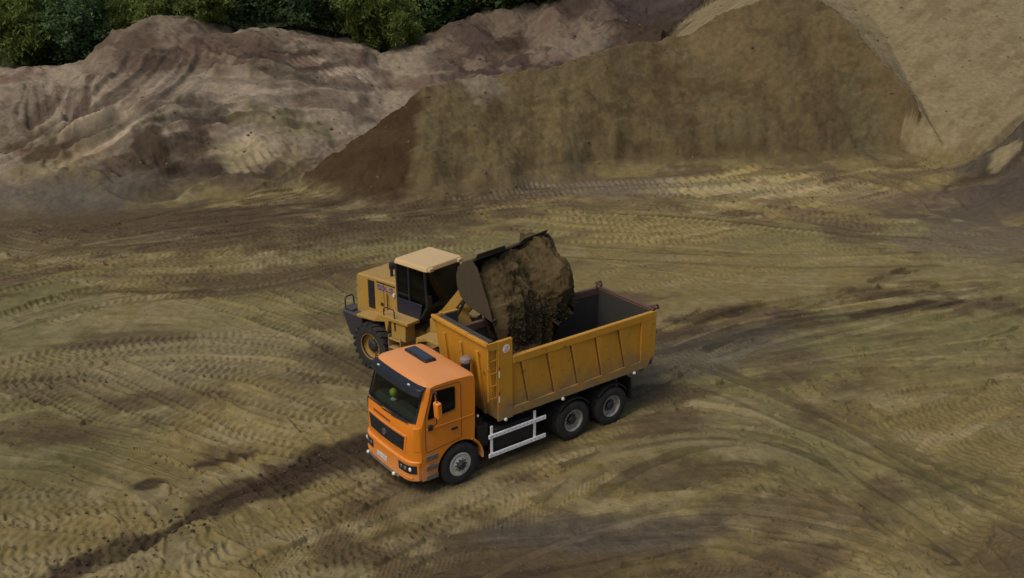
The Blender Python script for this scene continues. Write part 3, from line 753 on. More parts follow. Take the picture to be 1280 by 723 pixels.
for a in ((190, 182, 1.5, 2.2, .2, wet * 1.2, .9), (240, 178, 1.2, 1.6, .2, pinkd * .8, .8), (70, 192, 2.0, 1.0, .3, wet * 1.5, .8), (305, 192, 1.6, 1.4, .5, pale * 1.25, .8), (30, 240, 4.0, 1.6, .1, C3(.085, .075, .058), .5), (110, 238, 3.0, 1.4, .1, C3(.10, .087, .066), .4),
          (450, 95, 1.5, 1.2, .1, pinkp * 1.15, .8), (250, 110, 3.5, 1.4, .1, pinkp, .6), (20, 140, 2.0, 4.0, .0, pink * .8, .6), (50, 150, .8, 3.0, .0, pinkd * .8, .8), (105, 130, .5, 3.0, .2, pinkd * .8, .8), (170, 60, 1.0, 3.0, .0, pinkd * .9, .7), (300, 55, 3, 1.6, .0, pinkd, .7), (420, 130, 3.0, 1.2, .1, pinkd * 1.1, .7), (360, 150, 3.0, 1.4, .1, olive * .9, .6),
          (640, 60, 1.6, 2.2, .1, wet * 1.3, .8), (560, 70, 1.2, 2.0, .1, pinkd * .9, .7), (600, 95, 1.4, 1.4, .1, pinkp * .9, .7), (520, 70, 1.0, 2.4, .1, pinkp * .8, .6), (700, 45, 2.2, 2.0, 0, pink * 1.0, .6), (810, 35, 4.0, 3.0, .1, wet * 1.15, .9), (735, 60, 2.5, 1.5, .1, pinkp * .7, .6),
          (715, 200, .8, 1.0, 0, C3(.062, .056, .034), .7), (825, 105, .6, 2.6, .1, faced * .75, .7), (700, 180, 1.0, 3.0, -.3, face * 1.5, .5), (1075, 165, 1.6, 2.2, 0, C3(.098, .088, .044), .5), (1030, 140, 1.4, 2.0, 0, faced * .85, .6), (905, 60, 2.5, 1.0, .1, face * 1.25, .6),
          (1240, 215, 2.4, 1.0, .1, wet * 1.3, .8), (1252, 195, .7, 1.2, -.5, pale * 1.0, .8)):
    sblob(*a)
Cc = np.clip(Cc, 0.008, 0.6)

# ---- one continuous surface, cut into the floor, the old slope, the mound and the graded slope
fl = layer.copy(); fl[H0 < 0.06] = 0
def face_label():
    a = fl[:-1, :-1]
    return a
FL = face_label()
idx = np.arange(NR * NC).reshape(NR, NC)
quads = np.stack([idx[:-1, :-1], idx[:-1, 1:], idx[1:, 1:], idx[1:, :-1]], -1)
V = np.stack([GX, GY, H], -1).reshape(-1, 3)
CF = np.concatenate([Cc.reshape(-1, 3), np.ones((NR * NC, 1))], 1)
# normals of the whole sheet, so that the cuts do not show
dHy = np.gradient(V.reshape(NR, NC, 3), axis=0); dHx = np.gradient(V.reshape(NR, NC, 3), axis=1)
NRM = np.cross(dHx, dHy).reshape(-1, 3); NRM /= np.linalg.norm(NRM, axis=1)[:, None] + 1e-12
def sheet(name, lab):
    q = quads[FL == lab].reshape(-1, 4)
    used = np.zeros(NR * NC, bool); used[q.ravel()] = True
    remap = np.cumsum(used) - 1
    v = V[used]; q = remap[q]
    me = bpy.data.meshes.new(name)
    me.vertices.add(len(v)); me.vertices.foreach_set('co', v.astype(np.float32).ravel())
    me.loops.add(q.size); me.loops.foreach_set('vertex_index', q.astype(np.int32).ravel())
    me.polygons.add(len(q)); me.polygons.foreach_set('loop_start', np.arange(0, q.size, 4, dtype=np.int32))
    me.update(calc_edges=True)
    me.polygons.foreach_set('use_smooth', np.ones(len(q), bool))
    at = me.attributes.new('soil', 'FLOAT_COLOR', 'POINT'); at.data.foreach_set('color', CF[used].astype(np.float32).ravel())
    me.normals_split_custom_set_from_vertices(NRM[used].astype(np.float32))
    o = mesh_obj(name, me, M['soil'])
    return tag(o, kind='structure')
sheet('ground', 0); sheet('old_pit_slope', 1); sheet('soil_mound', 2); sheet('graded_slope', 3)

# ================================================================== DUMP TRUCK (x forward from the front axle, y to its left, z up)
truck = empty('dump_truck', (TRUCK[0], TRUCK[1], -0.03), TRUCK_RZ)
tag(truck, 'orange cab dump truck with yellow tipper body being loaded with soil', 'dump truck')

# ---- cab shell: a side profile swept across the width, corners rounded in plan, openings left for the glass
HWc = 1.22
prof = [(-0.50, 1.15), (-0.52, 1.6), (-0.53, 2.2), (-0.53, 2.80), (-0.50, 2.93), (-0.40, 2.985), (-0.1, 3.01), (0.3, 3.03), (0.7, 3.02), (0.92, 2.99), (1.03, 2.93), (1.08, 2.84), (1.16, 2.60), (1.26, 2.30), (1.335, 2.06), (1.375, 1.96), (1.40, 1.70), (1.405, 1.30), (1.40, 1.00)]
ysl = [-1.22, -1.20, -1.16, -1.10, -1.02, -0.92, -0.8, -0.6, -0.3, 0, 0.3, 0.6, 0.8, 0.92, 1.02, 1.10, 1.16, 1.20, 1.22]
def cab_pt(i, y):
    x, z = prof[i]
    a = prof[max(i - 1, 0)]; b = prof[min(i + 1, len(prof) - 1)]
    d = Vector((b[0] - a[0], b[1] - a[1])).normalized(); n = Vector((-d.y, d.x))     # outward for this order
    front = sstep(0.75, 1.2, np.array(x)).item()
    ay = abs(y)
    g1 = 0.07 * (ay / HWc) ** 2 + 0.20 * (max(0, ay - 0.78) / 0.44) ** 3.4
    g2 = 0.045 * (max(0, ay - 1.02) / 0.2) ** 2
    off = front * g1 + (1 - front) * g2
    # front corners pull straight back, roof edges go down the normal
    px = x - front * g1 - (1 - front) * n.x * g2
    pz = z - (1 - front) * n.y * g2 - front * (0.05 * (max(0, ay - 1.02) / 0.2) ** 2 if z > 2.8 else 0)
    return (px, y, pz)
bm = bmesh.new()
grid = [[bm.verts.new(cab_pt(i, y)) for y in ysl] for i in range(len(prof))]
WS0, WS1 = 11, 14
for i in range(len(prof) - 1):
    for j in range(len(ysl) - 1):
        if WS0 <= i < WS1 and 3 <= j < len(ysl) - 4: continue
        bm.faces.new([grid[i][j], grid[i][j + 1], grid[i + 1][j + 1], grid[i + 1][j]])
def rrect(pts, r, n=4):
    """round the corners of a polygon"""
    out = []
    m = len(pts)
    for i in range(m):
        p = Vector(pts[i]); a = Vector(pts[i - 1]); b = Vector(pts[(i + 1) % m])
        u_ = (a - p).normalized() * min(r, (a - p).length * .45); w_ = (b - p).normalized() * min(r, (b - p).length * .45)
        for k in range(n + 1):
            t = k / n
            q = (p + u_) * (1 - t) ** 2 + p * 2 * t * (1 - t) + (p + w_) * t * t
            out.append((q.x, q.y))
    return out
WIN = rrect([(0.93, 2.12), (0.12, 2.18), (0.12, 2.80), (0.74, 2.83)], 0.06, 3)
ARCH = [(0.68 * math.cos(R(a)) + 0.0, 0.57 + 0.68 * math.sin(R(a))) for a in range(8, 142, 12)]
for sgn, j in ((1, len(ysl) - 1), (-1, 0)):
    ring = [grid[i][j] for i in range(len(prof))]
    xf = ring[-1].co.x
    extra = [bm.verts.new((xf, sgn * HWc, z)) for z in (0.72, 0.46)]
    extra += [bm.verts.new((0.67, sgn * HWc, 0.46))]
    extra += [bm.verts.new((x, sgn * HWc, z)) for x, z in ARCH]
    loop = ring + extra
    edges = [bm.edges.get((loop[k], loop[(k + 1) % len(loop)])) or bm.edges.new((loop[k], loop[(k + 1) % len(loop)])) for k in range(len(loop))]
    hole = [bm.verts.new((x, sgn * HWc, z)) for x, z in WIN]
    edges += [bm.edges.new((hole[k], hole[(k + 1) % len(hole)])) for k in range(len(hole))]
    bmesh.ops.triangle_fill(bm, use_beauty=True, edges=edges, normal=(0, sgn, 0))
bmesh.ops.recalc_face_normals(bm, faces=bm.faces[:])
# make sure the shell points outward
if sum(f.normal.z * f.calc_area() for f in bm.faces if f.calc_center_median().z > 2.95) < 0:
    bmesh.ops.reverse_faces(bm, faces=bm.faces[:])
finish(bm, 28)
me = bpy.data.meshes.new('cab'); bm.to_mesh(me); bm.free()
cab = mesh_obj('cab', me, [M['orange'], M['interior']], truck)
sol = cab.modifiers.new('solid', 'SOLIDIFY'); sol.thickness = 0.03; sol.offset = -1; sol.material_offset = 1; sol.material_offset_rim = 0

# glass of the cab
bm = bmesh.new()
js = list(range(3, len(ysl) - 3))
g = [[bm.verts.new(Vector(cab_pt(i, ysl[j])) + Vector((-0.012, 0, -0.004))) for j in js] for i in range(WS0, WS1 + 1)]
for i in range(len(g) - 1):
    for j in range(len(js) - 1): bm.faces.new([g[i][j], g[i][j + 1], g[i + 1][j + 1], g[i + 1][j]])
bm.normal_update()
if sum(f.normal.x for f in bm.faces) < 0: bmesh.ops.reverse_faces(bm, faces=bm.faces[:])
finish(bm, 60)
me = bpy.data.meshes.new('windscreen'); bm.to_mesh(me); bm.free()
ws = mesh_obj('windscreen', me, M['glass'], cab)
mb = MB()   # rubber seal round the windscreen
path = [Vector(cab_pt(WS0, ysl[j])) for j in js] + [Vector(cab_pt(i, ysl[js[-1]])) for i in range(WS0 + 1, WS1)] + [Vector(cab_pt(WS1, ysl[j])) for j in js[::-1]] + [Vector(cab_pt(i, ysl[js[0]])) for i in range(WS1 - 1, WS0, -1)]
mb.tube([p + Vector((0.004, 0, 0)) for p in path], 0.022, 6, closed=True)
mb.build('windscreen_seal', M['black'], cab)
for sgn in (1, -1):
    mb = MB(); mb.prism(WIN, 'y', sgn * 1.205 - .004, sgn * 1.205 + .004); mb.build('side_window', M['glass_dark'], cab)
    # door: raised panel outline strips, handle, quarter light bar
    mb = MB()
    dl = rrect([(1.00, 1.22), (0.66, 1.26), (-0.06, 1.32), (-0.06, 2.88), (0.78, 2.90), (1.0, 2.2)], 0.08, 3)
    mb.tube([(x, sgn * (HWc + 0.001), z) for x, z in dl], 0.007, 5, closed=True)
    mb.build('door_seam', M['black'], cab)
    mb = MB(); mb.box(0.655, 0.70, sgn * 1.195, sgn * 1.228, 2.12, 2.83); mb.build('window_bar', M['orange'], cab, 0.006)
    mb = MB(); mb.tube([(x, sgn * (HWc + 0.002), z) for x, z in WIN], 0.013, 6, closed=True); mb.build('window_seal', M['black'], cab)
    mb = MB(); mb.box(0.06, 0.24, sgn * 1.218, sgn * 1.25, 1.62, 1.68); mb.build('door_handle', M['black'], cab, 0.012)
    # pressed swage line low on the door and the vent behind it
    mb = MB(); mb.box(-0.45, 0.98, sgn * 1.214, sgn * 1.232, 1.83, 1.87); mb.build('swage_line', M['orange'], cab, 0.008)
    # mirror
    mb = MB(); mb.tube([(0.86, sgn * 1.21, 1.90), (0.88, sgn * 1.36, 1.95), (0.82, sgn * 1.46, 2.1), (0.80, sgn * 1.47, 2.75), (0.80, sgn * 1.40, 2.88), (0.80, sgn * 1.20, 2.90)], 0.014, 6)
    arm = mb.build('mirror_arm', M['black'], cab)
    mb = MB(); mb.prism(rrect([(0.70, 2.24), (0.83, 2.22), (0.85, 2.64), (0.72, 2.66)], 0.04, 3), 'y', sgn * 1.36, sgn * 1.56)
    mb.build('mirror', M['orange'], cab, 0.02)
    mb = MB(); mb.box(0.80, 0.93, sgn * 1.215, sgn * 1.27, 1.82, 1.97); mb.build('mirror_bracket', M['black'], cab, 0.02)
    # steps in the front corner
    for z in (0.54, 0.81, 1.08):
        mb = MB(); mb.box(0.67, 1.02, sgn * 1.16, sgn * 1.255, z - 0.085, z + 0.055); mb.build('step', M['step'], cab, 0.012)
    # mudguard trailing behind the front wheel
    mb = MB()
    ar = [(0.72, a) for a in range(100, 188, 8)]
    P = [(0.74 * math.cos(R(a)), 0.57 + 0.74 * math.sin(R(a))) for a in range(120, 186, 8)] + [(0.69 * math.cos(R(a)), 0.57 + 0.69 * math.sin(R(a))) for a in range(184, 118, -8)]
    mb.prism(P, 'y', sgn * 0.82, sgn * 1.235); mb.build('mudguard', M['orange'], cab, 0.01)
    # door reflector and small marker
    mb = MB(); mb.box(-0.62, -0.58, sgn * 1.14, sgn * 1.2, 1.70, 1.76); mb.build('marker_lamp', M['lens'], cab, 0.01)
# sun visor
mb = MB()
top = [Vector(cab_pt(10, y)) for y in ysl[2:-2]]; bot = [Vector(cab_pt(12, y)) for y in ysl[2:-2]]
ins = [(t + Vector((-0.03, 0, 0.05)), t + Vector((0.13, 0, -0.01)), t + Vector((0.20, 0, -0.18)), t + Vector((0.17, 0, -0.19)), t + Vector((0.07, 0, -0.03))) for t, b in zip(top, bot)]
rings = [[mb.bm.verts.new(p) for p in r_] for r_ in ins]
for a, b in zip(rings[:-1], rings[1:]):
    for k in range(5): mb.bm.faces.new([a[k], a[(k + 1) % 5], b[(k + 1) % 5], b[k]])
mb.bm.faces.new(rings[0]); mb.bm.faces.new(rings[-1][::-1])
visor = mb.build('sun_visor', M['visor'], cab, 0.012)
for y in (-0.72, 0.72):
    mb = MB(); mb.box(1.10, 1.14, y - .045, y + .045, 2.93, 2.955, rot=(0, R(25), 0)); mb.build('visor_lamp', M['plate'], visor)
# roof hatch
mb = MB(); mb.box(-0.10, 0.24, -0.92, 0.10, 3.00, 3.085); hat = mb.build('roof_hatch', M['black'], cab, 0.03)
mb = MB(); mb.box(-0.05, 0.19, -0.86, 0.04, 3.08, 3.098); mb.build('hatch_lid', M['glass_dark'] if False else simple('hatch_lid_black', (0.035, 0.04, 0.05), 0.3), hat, 0.01)
# front: grille, emblem, bumper, lamps, plate, wipers
def fx(y, x0=1.405):
    ay = abs(y); return x0 - 0.07 * (ay / HWc) ** 2 - 0.20 * (max(0, ay - 0.78) / 0.44) ** 3.4
def front_panel(name, y0, y1, z0, z1, proud, mat, inset=0.0, n=14, x0=1.405, parent=None, bevel=0.01, thick=0.05, taper=0.0):
    mb = MB(); rows = []
    for k in range(n + 1):
        t = k / n; y = y0 + (y1 - y0) * t; x = fx(y, x0)
        yb = y * (1 - taper)
        rows.append([mb.bm.verts.new(p) for p in ((x + proud, yb, z0), (x + proud, y, z1), (x + proud - thick, y, z1), (x + proud - thick, yb, z0))])
    for a, b in zip(rows[:-1], rows[1:]):
        for k in range(4): mb.bm.faces.new([a[k], a[(k + 1) % 4], b[(k + 1) % 4], b[k]])
    mb.bm.faces.new(rows[0]); mb.bm.faces.new(rows[-1][::-1])
    return mb.build(name, mat, parent or cab, bevel)
front_panel('grille_surround', -0.93, 0.93, 1.19, 1.70, 0.018, M['orange'], taper=0.07)
gr = front_panel('grille', -0.86, 0.86, 1.245, 1.645, 0.026, M['black'], taper=0.08)
for k in range(5):
    front_panel('grille_bar', -0.80 + k * .008, 0.80 - k * .008, 1.585 - k * 0.075, 1.605 - k * 0.075, 0.040, M['black'], parent=gr, bevel=0.004, thick=0.03)
mb = MB(); mb.lathe([(0.085, 1.425), (0.085, 1.46), (0.062, 1.46), (0.062, 1.425)], (0, -0.03, 1.44), 'x', 20)
mb.box(1.425, 1.455, -0.045, -0.015, 1.37, 1.51); mb.box(1.425, 1.452, -0.10, 0.04, 1.43, 1.455)
mb.build('emblem', M['chrome'], gr)
front_panel('badge_strip', -0.62, 0.20, 1.80, 1.835, 0.006, simple('badge_red_brown', (0.25, 0.05, 0.02), 0.4), bevel=0.0)
bump = front_panel('bumper', -1.21, 1.21, 0.47, 1.03, 0.055, M['orange'], n=24, bevel=0.03, thick=0.16, taper=0.02)
front_panel('bumper_lip', -1.0, 0.62, 0.42, 0.475, 0.075, M['step'], parent=bump, thick=0.14)
for y in (-0.93, 0.42):
    mb = MB(); mb.lathe([(0.045, 0), (0.05, 0.03), (0.03, 0.06), (0.001, 0.065)], (fx(y) + .06, y, 0.45), 'x', 12, close=False); mb.build('tow_pin', M['lens'], bump)
mb = MB(); mb.box(fx(-.15) + .055, fx(-.15) + .07, -0.41, 0.09, 0.62, 0.76); pl_ = mb.build('licence_plate', M['plate'], bump, 0.003)
for sgn in (1, -1):
    y0, y1 = sorted((sgn * 0.62, sgn * 1.17))
    hl = front_panel('headlight', y0, y1, 0.70, 0.93, 0.064, M['black'], parent=bump, bevel=0.01, thick=0.05)
    for yy in (0.74, 0.90, 1.04):
        y = sgn * yy
        mb = MB(); mb.lathe([(0.001, 0.03), (0.05, 0.022), (0.062, 0.0)], (fx(y) + .05, y, 0.82), 'x', 14, close=False)
        mb.build('lamp_lens', M['lens'] if yy > 1 else simple('lamp_lens_dim', (0.12, 0.12, 0.12), 0.12), hl)
    y0, y1 = sorted((sgn * 0.70, sgn * 1.10)); front_panel('fog_lamp', y0, y1, 0.54, 0.60, 0.062, M['red'] if False else M['amber'], parent=bump, bevel=0.004)
    front_panel('corner_deflector', *sorted((sgn * 1.10, sgn * 1.212)), 1.30, 1.95, 0.012, M['black'] if sgn < 0 else M['orange'], n=5)
for y0, y1 in ((-0.95, -0.2), (-0.15, 0.62), (0.30, 0.95)):
    a = Vector((fx(y0, 1.36) + .035, y0, 2.03)); b = Vector((fx(y1, 1.36) + .035, y1, 2.07))
    mb = MB(); mb.tube([a, (a + b) / 2 + Vector((.012, 0, 0.01)), b], 0.018, 6); mb.build('wiper', M['black'], cab)
# inside the cab
mb = MB(); mb.prism([(0.62, 1.5), (1.14, 1.5), (1.14, 2.0), (1.0, 2.08), (0.75, 2.06), (0.62, 1.9)], 'y', -1.08, 1.08); mb.build('dashboard', M['interior'], cab, 0.03)
for y in (-0.55, 0.55):
    mb = MB(); mb.box(-0.15, 0.4, y - .26, y + .26, 1.5, 1.72); mb.box(-0.25, -0.08, y - .26, y + .26, 1.65, 2.4, rot=(0, R(-8), 0)); mb.box(-0.27, -0.15, y - .14, y + .14, 2.4, 2.62)
    mb.build('seat', M['seat'], cab, 0.05)
ring = [(0.55 + 0.14 * math.sin(t), 0.55 + 0.24 * math.cos(t), 2.02 + 0.19 * math.sin(t) * .9) for t in np.linspace(0, 2 * math.pi, 25)[:-1]]
mb = MB(); mb.tube(ring, 0.018, 6, closed=True); mb.tube([(0.75, 0.55, 1.8), (0.55, 0.55, 2.02)], 0.03); mb.build('steering_wheel', M['black'], cab)
# lime ball standing on the dashboard
orn = empty('dashboard_ornament', (0, 0, 0)); orn.parent = None
orn.matrix_world = Matrix.Translation((TRUCK[0], TRUCK[1], 0)) @ Matrix.Rotation(TRUCK_RZ, 4, 'Z') @ Matrix.Translation((0.96, -0.30, 2.055))
tag(orn, 'round lime green ornament behind the windscreen of the orange truck', 'ornament')
mb = MB(); mb.lathe([(0.001, 0.085), (0.06, 0.1), (0.1, 0.15), (0.112, 0.2), (0.1, 0.25), (0.06, 0.3), (0.001, 0.315)], (0, 0, 0), 'z', 18, close=False); mb.build('ball', M['lime'], orn, angle=70)
mb = MB(); mb.lathe([(0.001, 0.0), (0.09, 0.0), (0.09, 0.02), (0.03, 0.04), (0.03, 0.09), (0.001, 0.09)], (0, 0, 0), 'z', 14, close=False); mb.build('stand', M['plate'], orn)

# ---- chassis
mb = MB()
for y in (-0.43, 0.43): mb.box(-6.35, 0.9, y - .045, y + .045, 0.82, 1.12)
for x in (-0.9, -2.0, -3.0, -4.5, -6.0): mb.box(x - .06, x + .06, -0.42, 0.42, 0.86, 1.08)
mb.build('chassis_frame', M['chassis'], truck, 0.01)
for x in (0.0, -3.80, -5.216):
    mb = MB(); mb.tube([(x, -1.0, 0.57), (x, 1.0, 0.57)], 0.09, 10)
    if x < -1: mb.lathe([(0.001, -0.24), (0.15, -0.2), (0.24, 0), (0.15, 0.2), (0.001, 0.24)], (x, 0, 0.57), 'y', 16, close=False)
    mb.build('axle', M['chassis'], truck)
mb = MB(); mb.prism(rrect([(-1.15, 0.5), (-2.55, 0.5), (-2.55, 1.12), (-1.15, 1.12)], 0.12, 4), 'y', 0.55, 1.13); mb.build('fuel_tank', M['chassis'], truck, 0.02)
mb = MB(); mb.box(-2.4, -1.1, -1.15, -0.55, 0.5, 1.1); mb.build('battery_box', M['chassis'], truck, 0.03)
mb = MB(); mb.box(-0.98, -0.62, -1.1, 1.1, 0.75, 1.35); mb.build('engine_cover', M['chassis'], truck, 0.03)
# air intake and exhaust behind the cab
mb = MB(); mb.tube([(-0.72, 0.55, 1.2), (-0.72, 0.55, 3.02)], 0.085, 12); stk = mb.build('air_intake', M['black'], truck)
mb = MB(); mb.lathe([(0.001, 0.0), (0.13, 0.0), (0.16, 0.05), (0.15, 0.13), (0.08, 0.18), (0.001, 0.18)], (-0.72, 0.50, 2.93), 'z', 16, close=False); mb.build('intake_cap', simple('intake_cap_grey', (0.22, 0.17, 0.15), 0.6), stk)
mb = MB(); mb.tube([(-0.78, -0.85, 1.0), (-0.78, -0.85, 2.6)], 0.07, 10); mb.build('exhaust_stack', M['chassis'], truck)
mb = MB(); mb.tube([(-0.85, 0.1, 0.9), (-0.98, 0.1, 2.9)], 0.10, 12); mb.tube([(-0.80, -0.1, 1.3), (-0.7, 0.4, 1.25), (-0.68, 0.9, 1.3)], 0.03, 6); mb.build('hoist_cylinder', M['chassis'], truck)
# rear mudguards and flaps
for sgn in (1, -1):
    for x in (-3.80, -5.216):
        P = [(x + 0.66 * math.cos(R(a)), 0.60 + 0.66 * math.sin(R(a))) for a in range(40, 150, 12)] + [(x + 0.63 * math.cos(R(a)), 0.60 + 0.63 * math.sin(R(a))) for a in range(148, 38, -12)]
        mb = MB(); mb.prism(P, 'y', sgn * 0.66, sgn * 1.22); mb.build('mudguard', M['chassis'], truck)
    mb = MB(); mb.box(-5.97, -5.93, min(sgn * .66, sgn * 1.22), max(sgn * .66, sgn * 1.22), 0.55, 1.25, rot=(0, R(6), 0)); mb.build('mud_flap', M['black'], truck)
# white side guards
for sgn in (1, -1):
    gd = None
    mb = MB()
    for z in (0.47, 1.02):
        mb.box(-2.80, -0.90, sgn * 1.20, sgn * 1.235, z - 0.06, z + 0.06)
    gd = mb.build('side_guard', M['white'], truck, 0.012)
    for x in (-1.02, -2.44):
        mb = MB(); mb.box(x - .035, x + .035, sgn * 1.16, sgn * 1.199, 0.42, 1.30); mb.build('guard_post', M['white'], gd, 0.006)
    mb = MB()
    for z in (0.47, 1.02):
        for k in range(14):
            x = -1.0 - k * 0.13
            mb.lathe([(0.001, sgn * 1.2365), (0.016, sgn * 1.2365)], (x, 0, z), 'y', 8, close=False)
    tag(mb.build('guard_holes', M['hole'], gd, recalc=False), kind='stuff')
# ---- wheels
def tyre_mesh(Rt, w, n=40, tread=True):
    mb = MB()
    h = w / 2
    prof_ = [(Rt * 0.54, -h * 0.80), (Rt * 0.60, -h * 0.96), (Rt * 0.78, -h * 1.0), (Rt * 0.92, -h * 0.95), (Rt * 0.97, -h * 0.82), (Rt * 0.975, 0), (Rt * 0.97, h * 0.82), (Rt * 0.92, h * 0.95), (Rt * 0.78, h * 1.0), (Rt * 0.60, h * 0.96), (Rt * 0.54, h * 0.80)]
    mb.lathe(prof_, (0, 0, 0), 'y', n)
    if tread:
        for k in range(36):
            a = 2 * math.pi * k / 36
            for sd in (-1, 1):
                a2 = a + (math.pi / 36 if sd > 0 else 0)
                m = Matrix.Rotation(-a2, 3, 'Y')
                P = []
                for z_, ss in ((Rt * .955, 1.0), (Rt, .85)):
                    for (x, y) in ((-.032 * ss, .06), (.032 * ss, .06), (.032 * ss, .9), (-.032 * ss, .9)):
                        P.append(m @ Vector((x, sd * y * h, z_)))
                mb.hexa(P)
    return mb
def wheel(parent, loc, Rt, w, side, rim_mat, dish, hubr=0.13, name='wheel', tread=True, tmesh=None):
    """rim (the part itself) with its tyre and hub; side +1 faces +y; dish>0 rim face sits inward"""
    s = side
    f = s * (w / 2 - dish)
    rr = Rt * 0.56
    mb = MB()
    mb.lathe([(rr, s * w * .42), (rr * 1.02, s * w * .47), (rr * 0.95, s * w * .47), (rr * 0.90, f + s * 0.02), (rr * 0.62, f - s * 0.0), (rr * 0.50, f + s * 0.03), (rr * .3, f + s * .03), (0.001, f + s * 0.03), (0.001, f - s * 0.02), (rr, f - s * 0.04), (rr, -s * w * .42)], (0, 0, 0), 'y', 32, close=False)
    wo = mb.build(name, rim_mat, parent, angle=40)
    wo.location = loc
    if tmesh is None:
        ty = tyre_mesh(Rt, w, tread=tread).build('tyre', M['tyre'], wo, angle=35)
    else:
        ty = mesh_obj('tyre', tmesh, [], wo)
    mb = MB(); mb.lathe([(hubr, f + s * .02), (hubr, f + s * 0.09), (hubr * .7, f + s * .13), (0.001, f + s * .135)], (0, 0, 0), 'y', 18, close=False)
    for k in range(10):
        a = 2 * math.pi * k / 10
        mb.lathe([(0.018, f + s * .02), (0.018, f + s * .055), (0.001, f + s * .055)], (rr * .5 * math.cos(a), 0, rr * .5 * math.sin(a)), 'y', 6, close=False)
    mb.build('hub', M['hub'], wo)
    return wo, ty.data
tm = None
for sgn in (1, -1):
    wo, tm = wheel(truck, (0.0, sgn * 1.08, 0.57), 0.57, 0.32, sgn, M['rim'], 0.02, 0.12, tmesh=tm)
for x in (-3.80, -5.216):
    for sgn in (1, -1):
        wo, tm = wheel(truck, (x, sgn * 1.06, 0.57), 0.57, 0.32, sgn, M['rim_dark'], 0.16, 0.14, tmesh=tm)
        wo, tm = wheel(truck, (x, sgn * 0.72, 0.57), 0.57, 0.30, sgn, M['rim_dark'], 0.16, 0.14, tmesh=tm)

